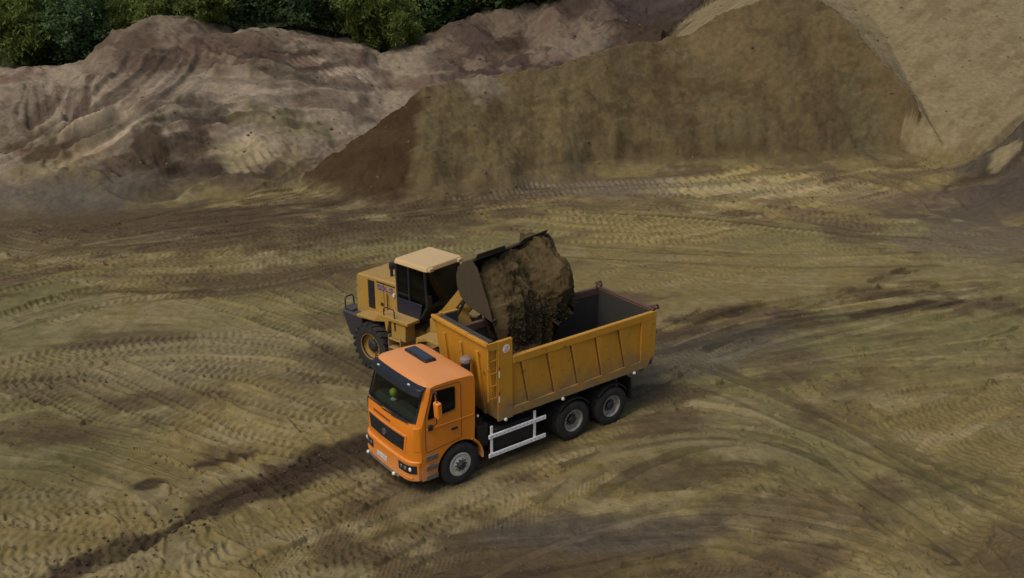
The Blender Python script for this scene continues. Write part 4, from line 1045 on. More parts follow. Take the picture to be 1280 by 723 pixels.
# ---- tipper body
XF, XR, Z0, Z1, ZH = -1.19, -6.78, 1.44, 3.12, 3.64
body = None
mb = MB()                                             # floor and subframe
mb.box(XR + 0.02, XF - 0.02, -1.19, 1.19, 1.46, 1.54)
body = mb.build('tipper_body', M['inner_steel'], truck)
mb = MB()
for y in (-0.43, 0.43): mb.box(-6.6, -1.3, y - .07, y + .07, 1.13, 1.455)
for x in np.arange(-6.4, -1.4, 0.62): mb.box(x - .05, x + .05, -1.15, 1.15, 1.32, 1.457)
mb.build('subframe', M['chassis'], body)
for sgn in (1, -1):
    o_, i_ = sgn * 1.20, sgn * 1.17
    # side plate with the raised front corner and the cut lower rear corner
    out = [(XF, Z0), (-6.52, Z0), (XR, 1.72), (XR, Z1 - 0.01), (-1.65, Z1 - 0.01), (-1.65, ZH), (XF, ZH)]
    mb = MB(); mb.prism(out, 'y', min(o_, i_), max(o_, i_)); mb.build('side_plate', [M['yellow']], body, 0.004)
    mb = MB(); mb.prism([(XF - .02, 1.545), (XR + .02, 1.545), (XR + .02, Z1 - .03), (-1.63, Z1 - .03), (-1.63, ZH - .03), (XF - .02, ZH - .03)], 'y', sgn * 1.155, sgn * 1.166)
    mb.build('side_liner', M['inner_steel'], body)
    # top rail, bottom rail and end posts standing proud of the plate
    mb = MB(); mb.box(XR, -1.66, min(sgn * 1.14, sgn * 1.262), max(sgn * 1.14, sgn * 1.262), 2.90, Z1); mb.build('top_rail', M['yellow'] if sgn > 0 else M['rail_rust'], body, 0.015)
    mb = MB(); mb.prism([(XF, Z0 - .01), (-6.5, Z0 - .01), (-6.66, 1.68), (XF, 1.68)], 'y', sgn * 1.2, sgn * 1.254); mb.build('bottom_rail', M['yellow'], body, 0.012)
    mb = MB(); mb.prism([(XF + .002, 1.40), (-1.66, 1.40), (-1.64, ZH - .002), (XF + .002, ZH - .002)], 'y', sgn * 1.2, sgn * 1.258); cp = mb.build('corner_post', M['yellow'], body, 0.01)
    mb = MB(); mb.prism([(-6.24, 1.66), (-6.62, 1.66), (XR - .002, 1.76), (XR - .002, Z1 - .005), (-6.20, Z1 - .005)], 'y', sgn * 1.2, sgn * 1.259); mb.build('rear_post', M['yellow'], body, 0.01)
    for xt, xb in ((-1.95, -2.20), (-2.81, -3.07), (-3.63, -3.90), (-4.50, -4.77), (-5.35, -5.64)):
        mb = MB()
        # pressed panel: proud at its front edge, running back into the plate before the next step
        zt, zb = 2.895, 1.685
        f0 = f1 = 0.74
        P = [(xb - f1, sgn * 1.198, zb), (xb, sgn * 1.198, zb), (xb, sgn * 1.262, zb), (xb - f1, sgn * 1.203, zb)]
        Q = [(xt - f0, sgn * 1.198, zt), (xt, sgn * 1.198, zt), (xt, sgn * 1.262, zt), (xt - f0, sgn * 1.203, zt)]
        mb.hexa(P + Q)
        mb2 = MB(); mb2.tube([(xb + .012, sgn * 1.206, zb), (xt + .012, sgn * 1.206, zt)], .022, 6); mb2.tube([(xt + .02, sgn * 1.206, zt - .004), (xt + .40, sgn * 1.206, zt - .004)], .018, 6); mb2.build('step_shade_strip', M['rail_rust'], body)  # dark strips paint in shade and grime at each step and below the rail
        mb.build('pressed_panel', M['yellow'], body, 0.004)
    # reflectors
    for z in (2.65, 1.95):
        mb = MB(); mb.box(-1.24, -1.205, sgn * 1.2585, sgn * 1.264, z, z + .18); mb.build('reflector', M['white'], cp)
        mb = MB(); mb.box(-1.24, -1.205, sgn * 1.2585, sgn * 1.264, z + .185, z + .30); mb.build('reflector', M['red'], cp)
    for x in (-1.42, -3.35, -6.0):
        mb = MB(); mb.lathe([(0.001, sgn * 1.30), (0.04, sgn * 1.29), (0.05, sgn * 1.25)], (x, 0, 1.40), 'y', 10, close=False); mb.build('side_marker', M['lens'], body)
    # tailgate hinge lug on the rear top corner
    mb = MB(); mb.tube([(XR + .10, sgn * 1.2, Z1), (XR + .06, sgn * 1.2, Z1 + .14), (XR - .06, sgn * 1.2, Z1 + .16), (XR - .12, sgn * 1.2, Z1 + .02)], 0.035, 8)
    mb.tube([(XR + .02, sgn * 1.05, Z1 + .10), (XR + .02, sgn * 1.3, Z1 + .10)], 0.045, 8); mb.build('tailgate_hinge', M['rail_rust'], body)
# number-like round mark on the near corner post
mb = MB(); mb.lathe([(0.001, 1.261), (0.115, 1.261)], (-1.44, 0, 3.40), 'y', 28, close=False); dk_ = mb.build('round_decal', M['white'], body, recalc=False)
sw = [(-1.44 + 0.05 * math.cos(t), 3.435 + 0.036 * math.sin(t)) for t in np.linspace(R(20), R(250), 9)] + [(-1.44 + 0.05 * math.cos(t), 3.365 + 0.036 * math.sin(t)) for t in np.linspace(R(110), R(-160), 9)]
mb = MB(); mb.tube([(x, 1.2625, z) for x, z in sw], 0.011, 5); mb.build('decal_mark', M['amber'], dk_)
# headboard, spill lip, tailgate
mb = MB(); mb.prism([(XF - .03, 1.46), (XF + .02, 1.46), (-0.90, 3.52), (-0.86, ZH + .01), (-0.95, ZH + .01), (-0.98, 3.5)], 'y', -1.165, 1.165)
hb = mb.build('headboard', M['yellow'], body, 0.006)
mb = MB(); mb.box(-0.90, -0.82, -1.25, 1.25, ZH - .07, ZH + .035); mb.build('spill_lip', M['yellow'], hb, 0.015)
mb = MB(); mb.box(-1.14, -0.99, -1.12, 1.12, ZH - .03, ZH - .01); mb.build('lip_liner', M['inner_steel'], hb)
for sgn in (1, -1):
    mb = MB(); mb.prism([(-0.83, ZH + .005), (XF + .004, ZH + .005), (XF + .004, ZH - .22), (-0.88, ZH - .18)], 'y', sgn * 1.20, sgn * 1.255); mb.prism([(-0.87, ZH - .02), (XF + .004, ZH - .02), (XF + .004, 1.5)], 'y', sgn * 1.165, sgn * 1.185); mb.build('lip_cheek', M['yellow'], hb, 0.006)
for y in (-0.75, 0.0, 0.75):
    mb = MB(); mb.hexa([(XF + .01, y - .05, 1.47), (XF + .09, y - .05, 1.47), (XF + .09, y + .05, 1.47), (XF + .01, y + .05, 1.47), (-0.99, y - .05, 3.3), (-0.87, y - .05, 3.3), (-0.87, y + .05, 3.3), (-0.99, y + .05, 3.3)]); mb.build('headboard_rib', M['yellow'], hb, 0.008)
mb = MB(); mb.box(XR - .05, XR + .03, -1.16, 1.16, 1.50, Z1 - .04); tg = mb.build('tailgate', M['yellow'], body, 0.01)
mb = MB(); mb.box(XR + .032, XR + .04, -1.15, 1.15, 1.55, Z1 - .06); mb.build('tailgate_liner', M['inner_steel'], tg)
mb = MB(); mb.box(XR - .06, XR + .045, -1.16, 1.16, Z1 - .045, Z1 + .03); mb.build('tailgate_rail', M['rail_rust'], tg, 0.015)
# ladder on the front corner
mb = MB()
for x in (-0.90,): mb.tube([(x, 1.225, 2.05), (x, 1.225, 3.50)], 0.022, 8)
mb.tube([(-1.17, 1.225, 2.05), (-1.17, 1.225, 3.45)], 0.018, 8)
lad = mb.build('ladder', M['yellow'], body)
for z in (2.10, 2.45, 2.80, 3.15, 3.42):
    mb = MB(); mb.tube([(-0.90, 1.225, z), (-1.18, 1.225, z)], 0.016, 8); mb.build('rung', M['yellow'], lad)

# ================================================================== WHEEL LOADER (x forward from the rear axle)
ld = empty('wheel_loader', (LOADER[0], LOADER[1], -0.03), LOADER_RZ)
tag(ld, 'yellow wheel loader with raised bucket tipping soil over the truck', 'wheel loader')
RW = 0.79
ltm = None
def loader_tyre():
    mb = tyre_mesh(RW * 0.955, 0.60, 44, tread=False)
    for k in range(20):
        for sd in (-1, 1):
            a2 = 2 * math.pi * (k + (0.5 if sd > 0 else 0)) / 20
            m = Matrix.Rotation(-a2, 3, 'Y'); m2 = Matrix.Rotation(-(a2 + 0.16), 3, 'Y')
            P = []
            for z_, ss in ((RW * .90, 1.0), (RW, .8)):
                P += [m @ Vector((-.055 * ss, sd * .02, z_)), m @ Vector((.055 * ss, sd * .02, z_)), m2 @ Vector((.06 * ss, sd * .31, z_ * .985)), m2 @ Vector((-.06 * ss, sd * .31, z_ * .985))]
            mb.hexa(P)
    return mb
_t = loader_tyre().build('tyre', M['tyre'], None, angle=35); ltm = _t.data; bpy.data.objects.remove(_t)
for x in (0.26, 3.35):
    for sgn in (1, -1):
        wheel(ld, (x, sgn * 1.08, RW), RW, 0.58, sgn, M['lrim'], 0.20, 0.20, tmesh=ltm)
    mb = MB(); mb.tube([(x, -.9, RW), (x, .9, RW)], 0.16, 12); mb.lathe([(0.001, -0.3), (0.2, -0.24), (0.3, 0), (0.2, 0.24), (0.001, 0.3)], (x, 0, RW), 'y', 16, close=False); mb.build('axle', M['loader'], ld)
# rear frame, counterweight, hood
mb = MB()
for y in (-0.42, 0.42): mb.box(-1.2, 1.75, y - .06, y + .06, 0.75, 1.45)
mb.box(1.3, 1.8, -0.5, 0.5, 0.6, 1.4); mb.build('rear_frame', M['loader'], ld, 0.02)
mb = MB(); mb.prism([(-1.52, -0.85), (-1.42, -1.05), (-0.45, -1.05), (-0.45, 1.05), (-1.42, 1.05), (-1.52, 0.85)], 'z', 0.74, 1.52)
for v in mb.bm.verts:
    if v.co.z < 1 and v.co.x < -1: v.co.x += 0.36
cwt = mb.build('counterweight', M['cw'], ld, 0.05, 3)
for y in (-0.75, 0.75): 
    mb = MB(); mb.box(-1.52, -1.49, y - .09, y + .09, 1.28, 1.36); mb.build('tail_lamp', M['plate'], cwt, 0.005)
mb = MB(); mb.tube([(-1.38, -0.92, 1.5), (-1.38, -0.92, 1.86), (-1.38, -0.86, 1.94), (-1.38, -0.62, 1.94), (-1.38, -0.56, 1.86), (-1.38, -0.56, 1.5)], 0.025, 8); mb.build('grab_rail', M['handrail'], cwt)
mb = MB(); mb.box(-1.42, -1.0, -0.95, -0.5, 1.502, 1.60); mb.build('tread_plate', M['cw'], cwt, 0.02)
mb = MB(); mb.prism([(-1.02, 1.45), (-0.98, 2.72), (-0.88, 2.84), (0.93, 2.90), (0.93, 1.45)], 'y', -0.74, 0.74); hood = mb.build('engine_hood', M['loader'], ld, 0.05, 3)
mb = MB()
mb.box(-0.40, -0.10, -0.752, -0.738, 1.80, 2.74); lv = mb.build('louvre', M['black'], hood)
for k in range(9):
    z = 1.86 + k * 0.10
    mb = MB(); mb.box(-0.38, -0.12, -0.768, -0.75, z, z + .03, rot=(R(25), 0, 0)); mb.build('slat', M['black'], lv)
mb = MB(); mb.box(0.33, 0.345, -0.746, -0.738, 1.5, 2.8); mb.build('panel_gap', M['black'], hood)
mb = MB(); mb.box(0.0, 0.86, -0.7455, -0.742, 2.74, 2.78); mb.build('panel_gap', M['black'], hood)
# blue block letters on the hood side (worn, only partly readable)
def letter(strokes, x, z, w, h, name='letter'):
    mb = MB()
    for (a, b, c, d) in strokes: mb.box(x + a * w, x + c * w, -0.748, -0.743, z + b * h, z + d * h)
    return mb.build(name, M['blue'], hood)
for k, stt in enumerate(([(0, .8, 1, 1), (0, .4, 1, .6), (0, 0, 1, .2), (0, .5, .2, 1), (.8, 0, 1, .5)], [(0, 0, .2, 1), (0, .8, .8, 1), (0, 0, .8, .2), (.8, .15, 1, .85)], [(0, 0, .2, 1), (0, 0, 1, .2)], [(0, 0, .2, 1), (.2, .8, 1, 1), (.2, 0, 1, .2), (.8, 0, 1, .5), (.5, .4, 1, .6)])):
    letter(stt, 0.05 + k * 0.19, 2.52, 0.15, 0.17)
mb = MB(); mb.box(0.18, 0.30, -0.76, -0.742, 2.0, 2.1); mb.build('hood_latch', M['black'], hood, 0.005)
mb = MB(); mb.tube([(0.25, -0.3, 2.85), (0.25, -0.3, 3.25)], 0.05, 10); mb.build('exhaust', M['black'], hood)
mb = MB(); mb.lathe([(0.001, .2), (0.13, .2), (0.13, 0.0)], (-0.3, 0.25, 2.85), 'z', 14, close=False); mb.build('air_cleaner', M['black'], hood)
for y in (-0.5, 0.5):
    mb = MB(); mb.box(-0.8, 0.85, y - .03, y + .03, 2.86, 2.90, rot=(0, R(-1.9), 0)); mb.build('hood_ridge', M['loader'], hood, 0.01)
# fenders, platform, steps and rails
for sgn in (-1, 1):
    mb = MB()
    mb.prism([(-0.42, 1.62), (-0.40, 1.72), (0.42, 1.76), (0.66, 2.00), (1.95, 2.00), (1.95, 1.90), (1.12, 1.88), (1.02, 1.5), (0.96, 1.5), (0.92, 1.80), (0.42, 1.68)], 'y', sgn * 0.745, sgn * 1.28)
    fe = mb.build('fender', M['loader'], ld, 0.015)
    mb = MB(); mb.box(1.14, 1.78, sgn * .80, sgn * 1.22, 1.30, 1.90); mb.build('tool_box', M['loader'], fe, 0.03)
    for z in (0.62, 0.95, 1.25):
        mb = MB(); mb.box(1.05, 1.55, sgn * .95, sgn * 1.25, z, z + .05); mb.build('step', M['loader'], fe, 0.01)
    mb = MB(); mb.box(1.02, 1.05, sgn * .95, sgn * 1.25, .6, 1.4); mb.box(1.55, 1.58, sgn * .95, sgn * 1.25, .6, 1.4); mb.build('step_bracket', M['loader'], fe)
    mb = MB(); mb.tube([(0.86, sgn * 1.24, 1.98), (0.86, sgn * 1.24, 2.22), (0.92, sgn * 1.24, 2.28), (1.28, sgn * 1.24, 2.28), (1.34, sgn * 1.24, 2.22), (1.34, sgn * 1.24, 1.6)], 0.02, 8); mb.build('handrail', M['handrail'], fe)
    mb = MB(); mb.tube([(0.55, sgn * .80, 1.9), (0.55, sgn * .80, 2.5)], 0.018, 8); mb.build('handrail', M['handrail'], fe)
    mb = MB(); mb.box(0.80, 0.88, sgn * 0.745, sgn * .80, 2.45, 2.56); mb.build('lamp', M['lens'], fe, 0.01)
# cab
CX0, CX1, CW, CZ0, CZ1 = 0.97, 2.28, 0.76, 2.0, 3.62
lc = None
mb = MB()
mb.prism([(CX0, CZ0), (2.02, CZ0), (CX1 + .02, 2.42), (CX1 + .02, 2.50), (2.0, 2.12), (CX0, 2.12)], 'y', -CW, CW)
lc = mb.build('operator_cab', M['black'], ld, 0.01)
def post(a, b, r, mat=M['black']):
    mb = MB(); mb.tube([a, b], r, 8); mb.build('cab_post', mat, lc)
for sgn in (-1, 1):
    post((CX0 + .03, sgn * (CW - .03), 2.0), (CX0 - .02, sgn * (CW - .03), CZ1), 0.045)
    post((1.52, sgn * (CW - .02), 2.0), (1.52, sgn * (CW - .02), CZ1), 0.04)
    post((CX1, sgn * (CW - .03), 2.45), (CX1 - .08, sgn * (CW - .03), CZ1), 0.04)
    post((2.0, sgn * (CW - .03), 2.05), (CX1, sgn * (CW - .03), 2.47), 0.035)
    mb = MB(); mb.prism([(CX0 + .05, 2.10), (1.98, 2.10), (CX1 - .02, 2.5), (CX1 - .08, CZ1 - .02), (CX0 + .02, CZ1 - .02)], 'y', sgn * (CW - .035), sgn * (CW - .027)); mb.build('side_pane', M['glass_dark'], lc)
    mb = MB(); mb.box(CX0, 1.52, sgn * (CW - .05), sgn * (CW + .0), 2.62, 2.68); mb.build('door_bar', M['black'], lc)
    # lower door panel
    mb = MB(); mb.prism([(1.03, 1.86), (1.72, 1.80), (2.0, 2.04), (2.1, 2.5), (1.03, 2.5)], 'y', sgn * (CW - .01), sgn * (CW + .025)); mb.build('lower_door', simple('lower_door_navy', (0.02, 0.021, 0.035), 0.4), lc, 0.01)
mb = MB(); mb.hexa([(CX1 + .0, -CW + .05, 2.5), (CX1 + .008, -CW + .05, 2.5), (CX1 + .008, CW - .05, 2.5), (CX1, CW - .05, 2.5), (CX1 - .08, -CW + .05, CZ1 - .02), (CX1 - .072, -CW + .05, CZ1 - .02), (CX1 - .072, CW - .05, CZ1 - .02), (CX1 - .08, CW - .05, CZ1 - .02)]); mb.build('windscreen', M['glass'], lc)
mb = MB(); mb.hexa([(2.02, -CW + .05, 2.1), (2.03, -CW + .05, 2.1), (2.03, CW - .05, 2.1), (2.02, CW - .05, 2.1), (CX1, -CW + .05, 2.48), (CX1 + .01, -CW + .05, 2.48), (CX1 + .01, CW - .05, 2.48), (CX1, CW - .05, 2.48)]); mb.build('lower_pane', M['glass_dark'], lc)
mb = MB(); mb.box(CX0 + .0, CX0 + .008, -CW + .06, CW - .06, 2.75, CZ1 - .02); mb.build('rear_pane', M['glass'], lc)
mb = MB(); mb.box(CX0 - .01, CX0 + .03, -CW + .02, CW - .02, 2.0, 2.75); mb.build('rear_panel', M['black'], lc)
mb = MB(); mb.tube([(CX1 + .03, -0.45, 2.52), (CX1 + .02, 0.25, 2.62)], 0.012, 6); mb.build('wiper', M['black'], lc)
mb = MB(); mb.box(1.0, 1.5, -.26, .26, 2.1, 2.62); mb.box(1.02, 1.16, -.25, .25, 2.6, 3.15, rot=(0, R(-8), 0)); mb.build('seat', M['seat'], lc, 0.05)
ring = [(1.86 + .09 * math.sin(t), 0.2 * math.cos(t), 2.78 + .18 * math.sin(t)) for t in np.linspace(0, 2 * math.pi, 21)[:-1]]
mb = MB(); mb.tube(ring, 0.016, 6, closed=True); mb.tube([(2.02, 0, 2.2), (1.86, 0, 2.78)], 0.05); mb.build('steering_column', M['black'], lc)
mb = MB()
P = rrect([(0.88, -0.80), (2.36, -0.80), (2.36, 0.80), (0.88, 0.80)], 0.10, 4)
mb.prism(P, 'z', CZ1 - .02, CZ1 + .13)
for v in mb.bm.verts:
    if v.co.z > CZ1 + .05: v.co.x = 1.62 + (v.co.x - 1.62) * .95; v.co.y *= .95
rf = mb.build('cab_roof', M['loader_roof'], lc, 0.03, 3)
for y in (-0.62, 0.62):
    mb = MB(); mb.box(2.33, 2.42, y - .09, y + .09, CZ1 - .02, CZ1 + .10); mb.build('work_lamp', M['loader_roof'], rf, 0.02)
    mb = MB(); mb.box(0.84, 0.90, y - .08, y + .08, CZ1 + .0, CZ1 + .10); mb.build('work_lamp', M['black'], rf, 0.02)
for sgn in (-1, 1):
    mb = MB(); mb.tube([(2.25, sgn * .76, 2.55), (2.55, sgn * .86, 2.60), (2.55, sgn * .90, 2.9)], 0.014, 6); mb.box(2.52, 2.56, sgn * .90 - .08, sgn * .90 + .08, 2.62, 2.94); mb.build('mirror', M['black'], lc)
# front frame, arms, bucket linkage
mb = MB(); mb.prism([(1.85, 0.7), (1.85, 1.5), (2.25, 1.95), (2.45, 2.30), (2.80, 2.30), (3.25, 1.5), (3.7, 1.35), (3.75, 0.75)], 'y', -0.42, 0.42); ff = mb.build('front_frame', M['loader'], ld, 0.03)
mb = MB(); mb.hexa([(2.36, -.72, 1.6), (2.95, -.72, 1.5), (2.95, .5, 1.5), (2.36, .5, 1.6), (2.36, -.72, 2.12), (2.95, -.72, 2.02), (2.95, .5, 2.02), (2.36, .5, 2.12)]); mb.build('cowl_plate', M['loader'], ff, 0.01)
for sgn in (-1, 1):
    mb = MB(); mb.prism([(2.40, 1.40), (2.42, 1.72), (2.80, 1.80), (3.7, 1.78), (4.05, 1.40), (4.0, 1.36), (3.66, 1.70), (2.84, 1.72), (2.5, 1.6)], 'y', sgn * .80, sgn * 1.38); fe = mb.build('front_fender', M['loader'], ld, 0.01)
    mb = MB(); mb.box(3.20, 3.28, sgn * 1.0, sgn * 1.05, 1.75, 1.98); mb.build('lamp_bracket', M['black'], fe)
    mb = MB(); mb.lathe([(0.001, .06), (0.11, .05), (0.12, -.06), (0.06, -.10), (0.001, -.10)], (3.3, sgn * 1.02, 2.02), 'x', 14, close=False); mb.build('headlight', M['lens'], fe)
    # lift arm, boomerang shaped, raised high
    arm = [(2.50, 2.02), (2.62, 2.34), (3.45, 3.30), (4.10, 3.92), (4.52, 4.02), (4.62, 3.86), (4.45, 3.66), (4.0, 3.42), (3.55, 2.95), (2.86, 2.10), (2.68, 1.94)]
    mb = MB(); mb.prism(arm, 'y', sgn * .44, sgn * .56); la = mb.build('lift_arm', M['loader'], ld, 0.015)
    mb = MB(); mb.tube([(2.75, sgn * .66, 1.25), (3.15, sgn * .66, 1.95)], 0.085, 10); mb.tube([(3.15, sgn * .66, 1.95), (3.75, sgn * .62, 3.02)], 0.045, 8); mb.build('lift_cylinder', M['black'], ld)
mb = MB(); mb.tube([(3.55, -.5, 3.15), (3.55, .5, 3.15)], 0.11, 12); mb.build('cross_tube', M['loader'], ld)
mb = MB(); mb.prism([(3.30, 3.72), (3.45, 3.80), (3.80, 3.42), (4.15, 3.05), (4.05, 2.98), (3.55, 3.30)], 'y', -.09, .09); mb.build('bell_crank', M['loader'], ld, 0.01)
mb = MB(); mb.tube([(2.55, 0, 2.2), (3.0, 0, 3.0)], 0.10, 10); mb.tube([(3.0, 0, 3.0), (3.38, 0, 3.72)], 0.05, 8); mb.build('tilt_cylinder', M['black'], ld)
mb = MB(); mb.tube([(4.08, 0, 3.05), (4.52, 0, 3.45)], 0.06, 8); mb.build('tilt_link', M['loader'], ld)
# bucket, tipped forward
BP = [(5.78, 3.22), (5.15, 3.40), (4.80, 3.52), (4.58, 3.70), (4.46, 3.98), (4.44, 4.28), (4.52, 4.55), (4.72, 4.74), (5.02, 4.84)]
BW = 1.62
mb = MB()
inn = []
for i, p in enumerate(BP):
    a = Vector(BP[max(i - 1, 0)]); b = Vector(BP[min(i + 1, len(BP) - 1)]); d = (b - a).normalized(); n = Vector((d.y, -d.x))
    if n.dot(Vector((5.3, 4.1)) - Vector(p)) < 0: n = -n
    inn.append(Vector(p) + n * 0.05)
mb.prism(BP + [tuple(p) for p in inn[::-1]], 'y', -BW, BW)
bk = mb.build('bucket', M['bucket'], ld, angle=40)
for sgn in (-1, 1):
    mb = MB(); mb.prism(BP + [(5.22, 4.66), (5.42, 4.2), (5.70, 3.55)], 'y', sgn * (BW + .002), sgn * (BW + .042)); mb.build('side_plate', M['bucket'], bk, 0.008)
for k in range(9):
    y = -1.4 + k * 0.35
    mb = MB(); mb.hexa([(5.70, y - .06, 3.20), (6.0, y - .035, 3.12), (6.0, y + .035, 3.12), (5.70, y + .06, 3.20), (5.70, y - .06, 3.29), (6.0, y - .035, 3.145), (6.0, y + .035, 3.145), (5.70, y + .06, 3.29)]); mb.build('tooth', M['bucket'], bk)
for sgn in (-1, 1):
    mb = MB(); mb.hexa([(4.98, sgn * .25, 4.80), (5.02, sgn * .25, 4.80), (5.02, sgn * 1.5, 4.80), (4.98, sgn * 1.5, 4.80), (5.10, sgn * .4, 4.98), (5.14, sgn * .4, 4.98), (5.14, sgn * 1.5, 5.0), (5.10, sgn * 1.5, 5.0)]); mb.build('spill_guard', M['bucket'], bk)

# ================================================================== SOIL BEING TIPPED
def lumpy(name, blobs, frame, voxel=0.06, amps=((2.2, .10), (5.5, .06), (13, .025)), col0=(0.080, 0.058, 0.027), col1=(0.045, 0.031, 0.017), seed=3, stretch=1.0):
    """ellipsoids (x,y,z,rx,ry,rz) fused into one rough heap"""
    bm = bmesh.new()
    for (x, y, z, rx, ry, rz) in blobs:
        m = Matrix.Translation((x, y, z)) @ Matrix.Diagonal((rx, ry, rz, 1))
        bmesh.ops.create_icosphere(bm, subdivisions=3, radius=1.0, matrix=m)
    me = bpy.data.meshes.new(name); bm.to_mesh(me); bm.free()
    tmp = bpy.data.objects.new(name, me); COL.objects.link(tmp)
    rm = tmp.modifiers.new('r', 'REMESH'); rm.mode = 'VOXEL'; rm.voxel_size = voxel
    bpy.context.view_layer.update()
    me2 = evaluated_mesh(tmp)
    bpy.data.objects.remove(tmp)
    n = len(me2.vertices)
    co = np.empty(n * 3, np.float32); me2.vertices.foreach_get('co', co); co = co.reshape(-1, 3).astype(float)
    nr = np.empty(n * 3, np.float32); me2.vertices.foreach_get('normal', nr); nr = nr.reshape(-1, 3).astype(float)
    P = co.copy(); P[:, 2] *= stretch
    d = 0
    for f, a in amps: d = d + a * noise3(P, f, seed + int(f))
    co = co + nr * d[:, None]
    me2.vertices.foreach_set('co', co.astype(np.float32).ravel())
    t = sstep(-.3, .35, noise3(P, 2.4, seed + 40) + .5 * noise3(P, 7, seed + 41))
    c = np.array(col1) + (np.array(col0) - np.array(col1)) * t[:, None]
    at = me2.attributes.new('soil', 'FLOAT_COLOR', 'POINT'); at.data.foreach_set('color', np.concatenate([c, np.ones((n, 1))], 1).astype(np.float32).ravel())
    me2.polygons.foreach_set('use_smooth', np.ones(len(me2.polygons), bool)); me2.update()
    me2.materials.clear()
    o = mesh_obj(name, me2, M['soil'])
    o.location = frame.location; o.rotation_euler = frame.rotation_euler
    return o
def pouring_soil():
    """one sheet of soil sliding over the bucket lip, swept across the bucket's width and closed behind"""
    prof_ = np.array([(4.72, 4.42), (4.92, 4.55), (5.15, 4.50), (5.45, 4.28), (5.76, 3.98), (5.98, 3.66), (6.06, 3.30), (6.07, 2.85), (6.12, 2.35), (6.22, 1.95), (6.40, 1.72)])
    back = np.array([(5.60, 1.72), (5.72, 2.4), (5.72, 3.1), (5.55, 3.35), (5.0, 3.6), (4.68, 3.95), (4.60, 4.30)])
    def dense(P, n):
        d = np.concatenate([[0], np.cumsum(np.hypot(*np.diff(P, axis=0).T))]); t = np.linspace(0, d[-1], n)
        return np.stack([np.interp(t, d, P[:, 0]), np.interp(t, d, P[:, 1])], 1), t
    Ny = 130
    yy = np.linspace(-1.60, 1.60, Ny)
    outer, so = dense(prof_, 150); inner, si = dense(back, 40)
    outer = outer.copy()
    for _ in range(6): outer[1:-1] = (outer[:-2] + outer[1:-1] * 2 + outer[2:]) / 4
    tang = np.gradient(outer, axis=0); tang /= np.linalg.norm(tang, axis=1)[:, None]; nrm = np.stack([-tang[:, 1], tang[:, 0]], 1)
    S_, Y_ = np.meshgrid(so, yy, indexing='ij')
    X = np.repeat(outer[:, :1], Ny, 1); Z = np.repeat(outer[:, 1:], Ny, 1)
    NX = np.repeat(nrm[:, :1], Ny, 1); NZ = np.repeat(nrm[:, 1:], Ny, 1)
    disp = .10 * (1 - 2.2 * np.abs(fbm(Y_ * 1.9, S_ * 1.7 + 5, 3, 205))) * sstep(2.6, 1.2, S_) + .18 * fbm(Y_ * 2.6 + 7, S_ * 2.2, 3, 206) * sstep(1.6, .4, S_) + .20 * fbm(Y_ * 1.1 + 3, S_ * .8, 3, 201) + .11 * fbm(Y_ * 3.2, S_ * .9 + 2, 3, 202) + (.05 + .06 * sstep(2.0, 2.8, S_)) * fbm(Y_ * 9, S_ * 1.2, 3, 203) + .05 * fbm(Y_ * 14, S_ * 12, 3, 204, .65)
    # fuller towards the far end, thin towards the near end of the bucket
    disp = disp + .16 * sstep(-.9, .9, Y_) * sstep(2.4, 1.4, S_) + .26 * sstep(.1, .9, Y_) * sstep(.7, 1.6, S_) * sstep(3.2, 2.2, S_) - .30 * (1 - sstep(-1.5, -.9, Y_)) * (S_ < 1.6)
    edge = sstep(1.60, 1.30, np.abs(Y_)); disp = disp * edge - .35 * (1 - edge) ** 2
    X = X + NX * disp; Z = Z + NZ * disp
    # the far half has not run down yet: its fall ends higher
    zend = 1.75 + 1.35 * sstep(.0, .75, Y_) + .45 * fbm(Y_ * 3.0, Y_ * 0 + 1, 3, 207) * sstep(-.3, .6, Y_) + .25 * (1 - sstep(-1.5, -1.1, Y_))
    fall = Z < zend; Z = np.where(fall, zend + (Z - zend) * .12, Z); X = np.where(fall, X - .12 * np.clip(zend - Z, 0, 1), X)
    Xi = np.repeat(inner[:, :1], Ny, 1); Zi = np.repeat(inner[:, 1:], Ny, 1); Yi = np.repeat(yy[None], len(inner), 0)
    ze = np.repeat(zend[:1], len(inner), 0); Zi = np.maximum(Zi, np.minimum(ze + .03, 3.3))
    V_ = np.concatenate([np.stack([X, Y_ * .965, Z], -1), np.stack([Xi, Yi * .965, Zi], -1)], 0)
    n_, m_ = V_.shape[:2]
    idx_ = np.arange(n_ * m_).reshape(n_, m_); nx = np.roll(idx_, -1, 0)
    q = np.stack([idx_[:, :-1], idx_[:, 1:], nx[:, 1:], nx[:, :-1]], -1).reshape(-1, 4)
    me = bpy.data.meshes.new('tipped_soil')
    caps = [list(idx_[:, 0]), list(idx_[::-1, -1])]
    me.from_pydata(V_.reshape(-1, 3).tolist(), [], q.tolist() + caps)
    me.update()
    c0, c1 = np.array((.100, .071, .031)), np.array((.050, .035, .016))
    P = V_.reshape(-1, 3)
    t = sstep(-.35, .35, np.concatenate([(.7 * fbm(Y_ * 3.5, S_ * 1.1, 4, 211) + .4 * fbm(Y_ * 11, S_ * 8, 3, 212)).ravel(), np.full(len(inner) * Ny, -.2)]))
    c = c1 + (c0 - c1) * t[:, None]
    at = me.attributes.new('soil', 'FLOAT_COLOR', 'POINT'); at.data.foreach_set('color', np.concatenate([c, np.ones((len(c), 1))], 1).astype(np.float32).ravel())
    me.polygons.foreach_set('use_smooth', np.ones(len(me.polygons), bool))
    o = mesh_obj('tipped_soil', me, M['soil'])
    o.location = ld.location; o.rotation_euler = ld.rotation_euler
    return o
fs = pouring_soil()
tag(fs, 'dark brown soil sliding out of the tipped loader bucket into the truck', 'soil')
pb = []
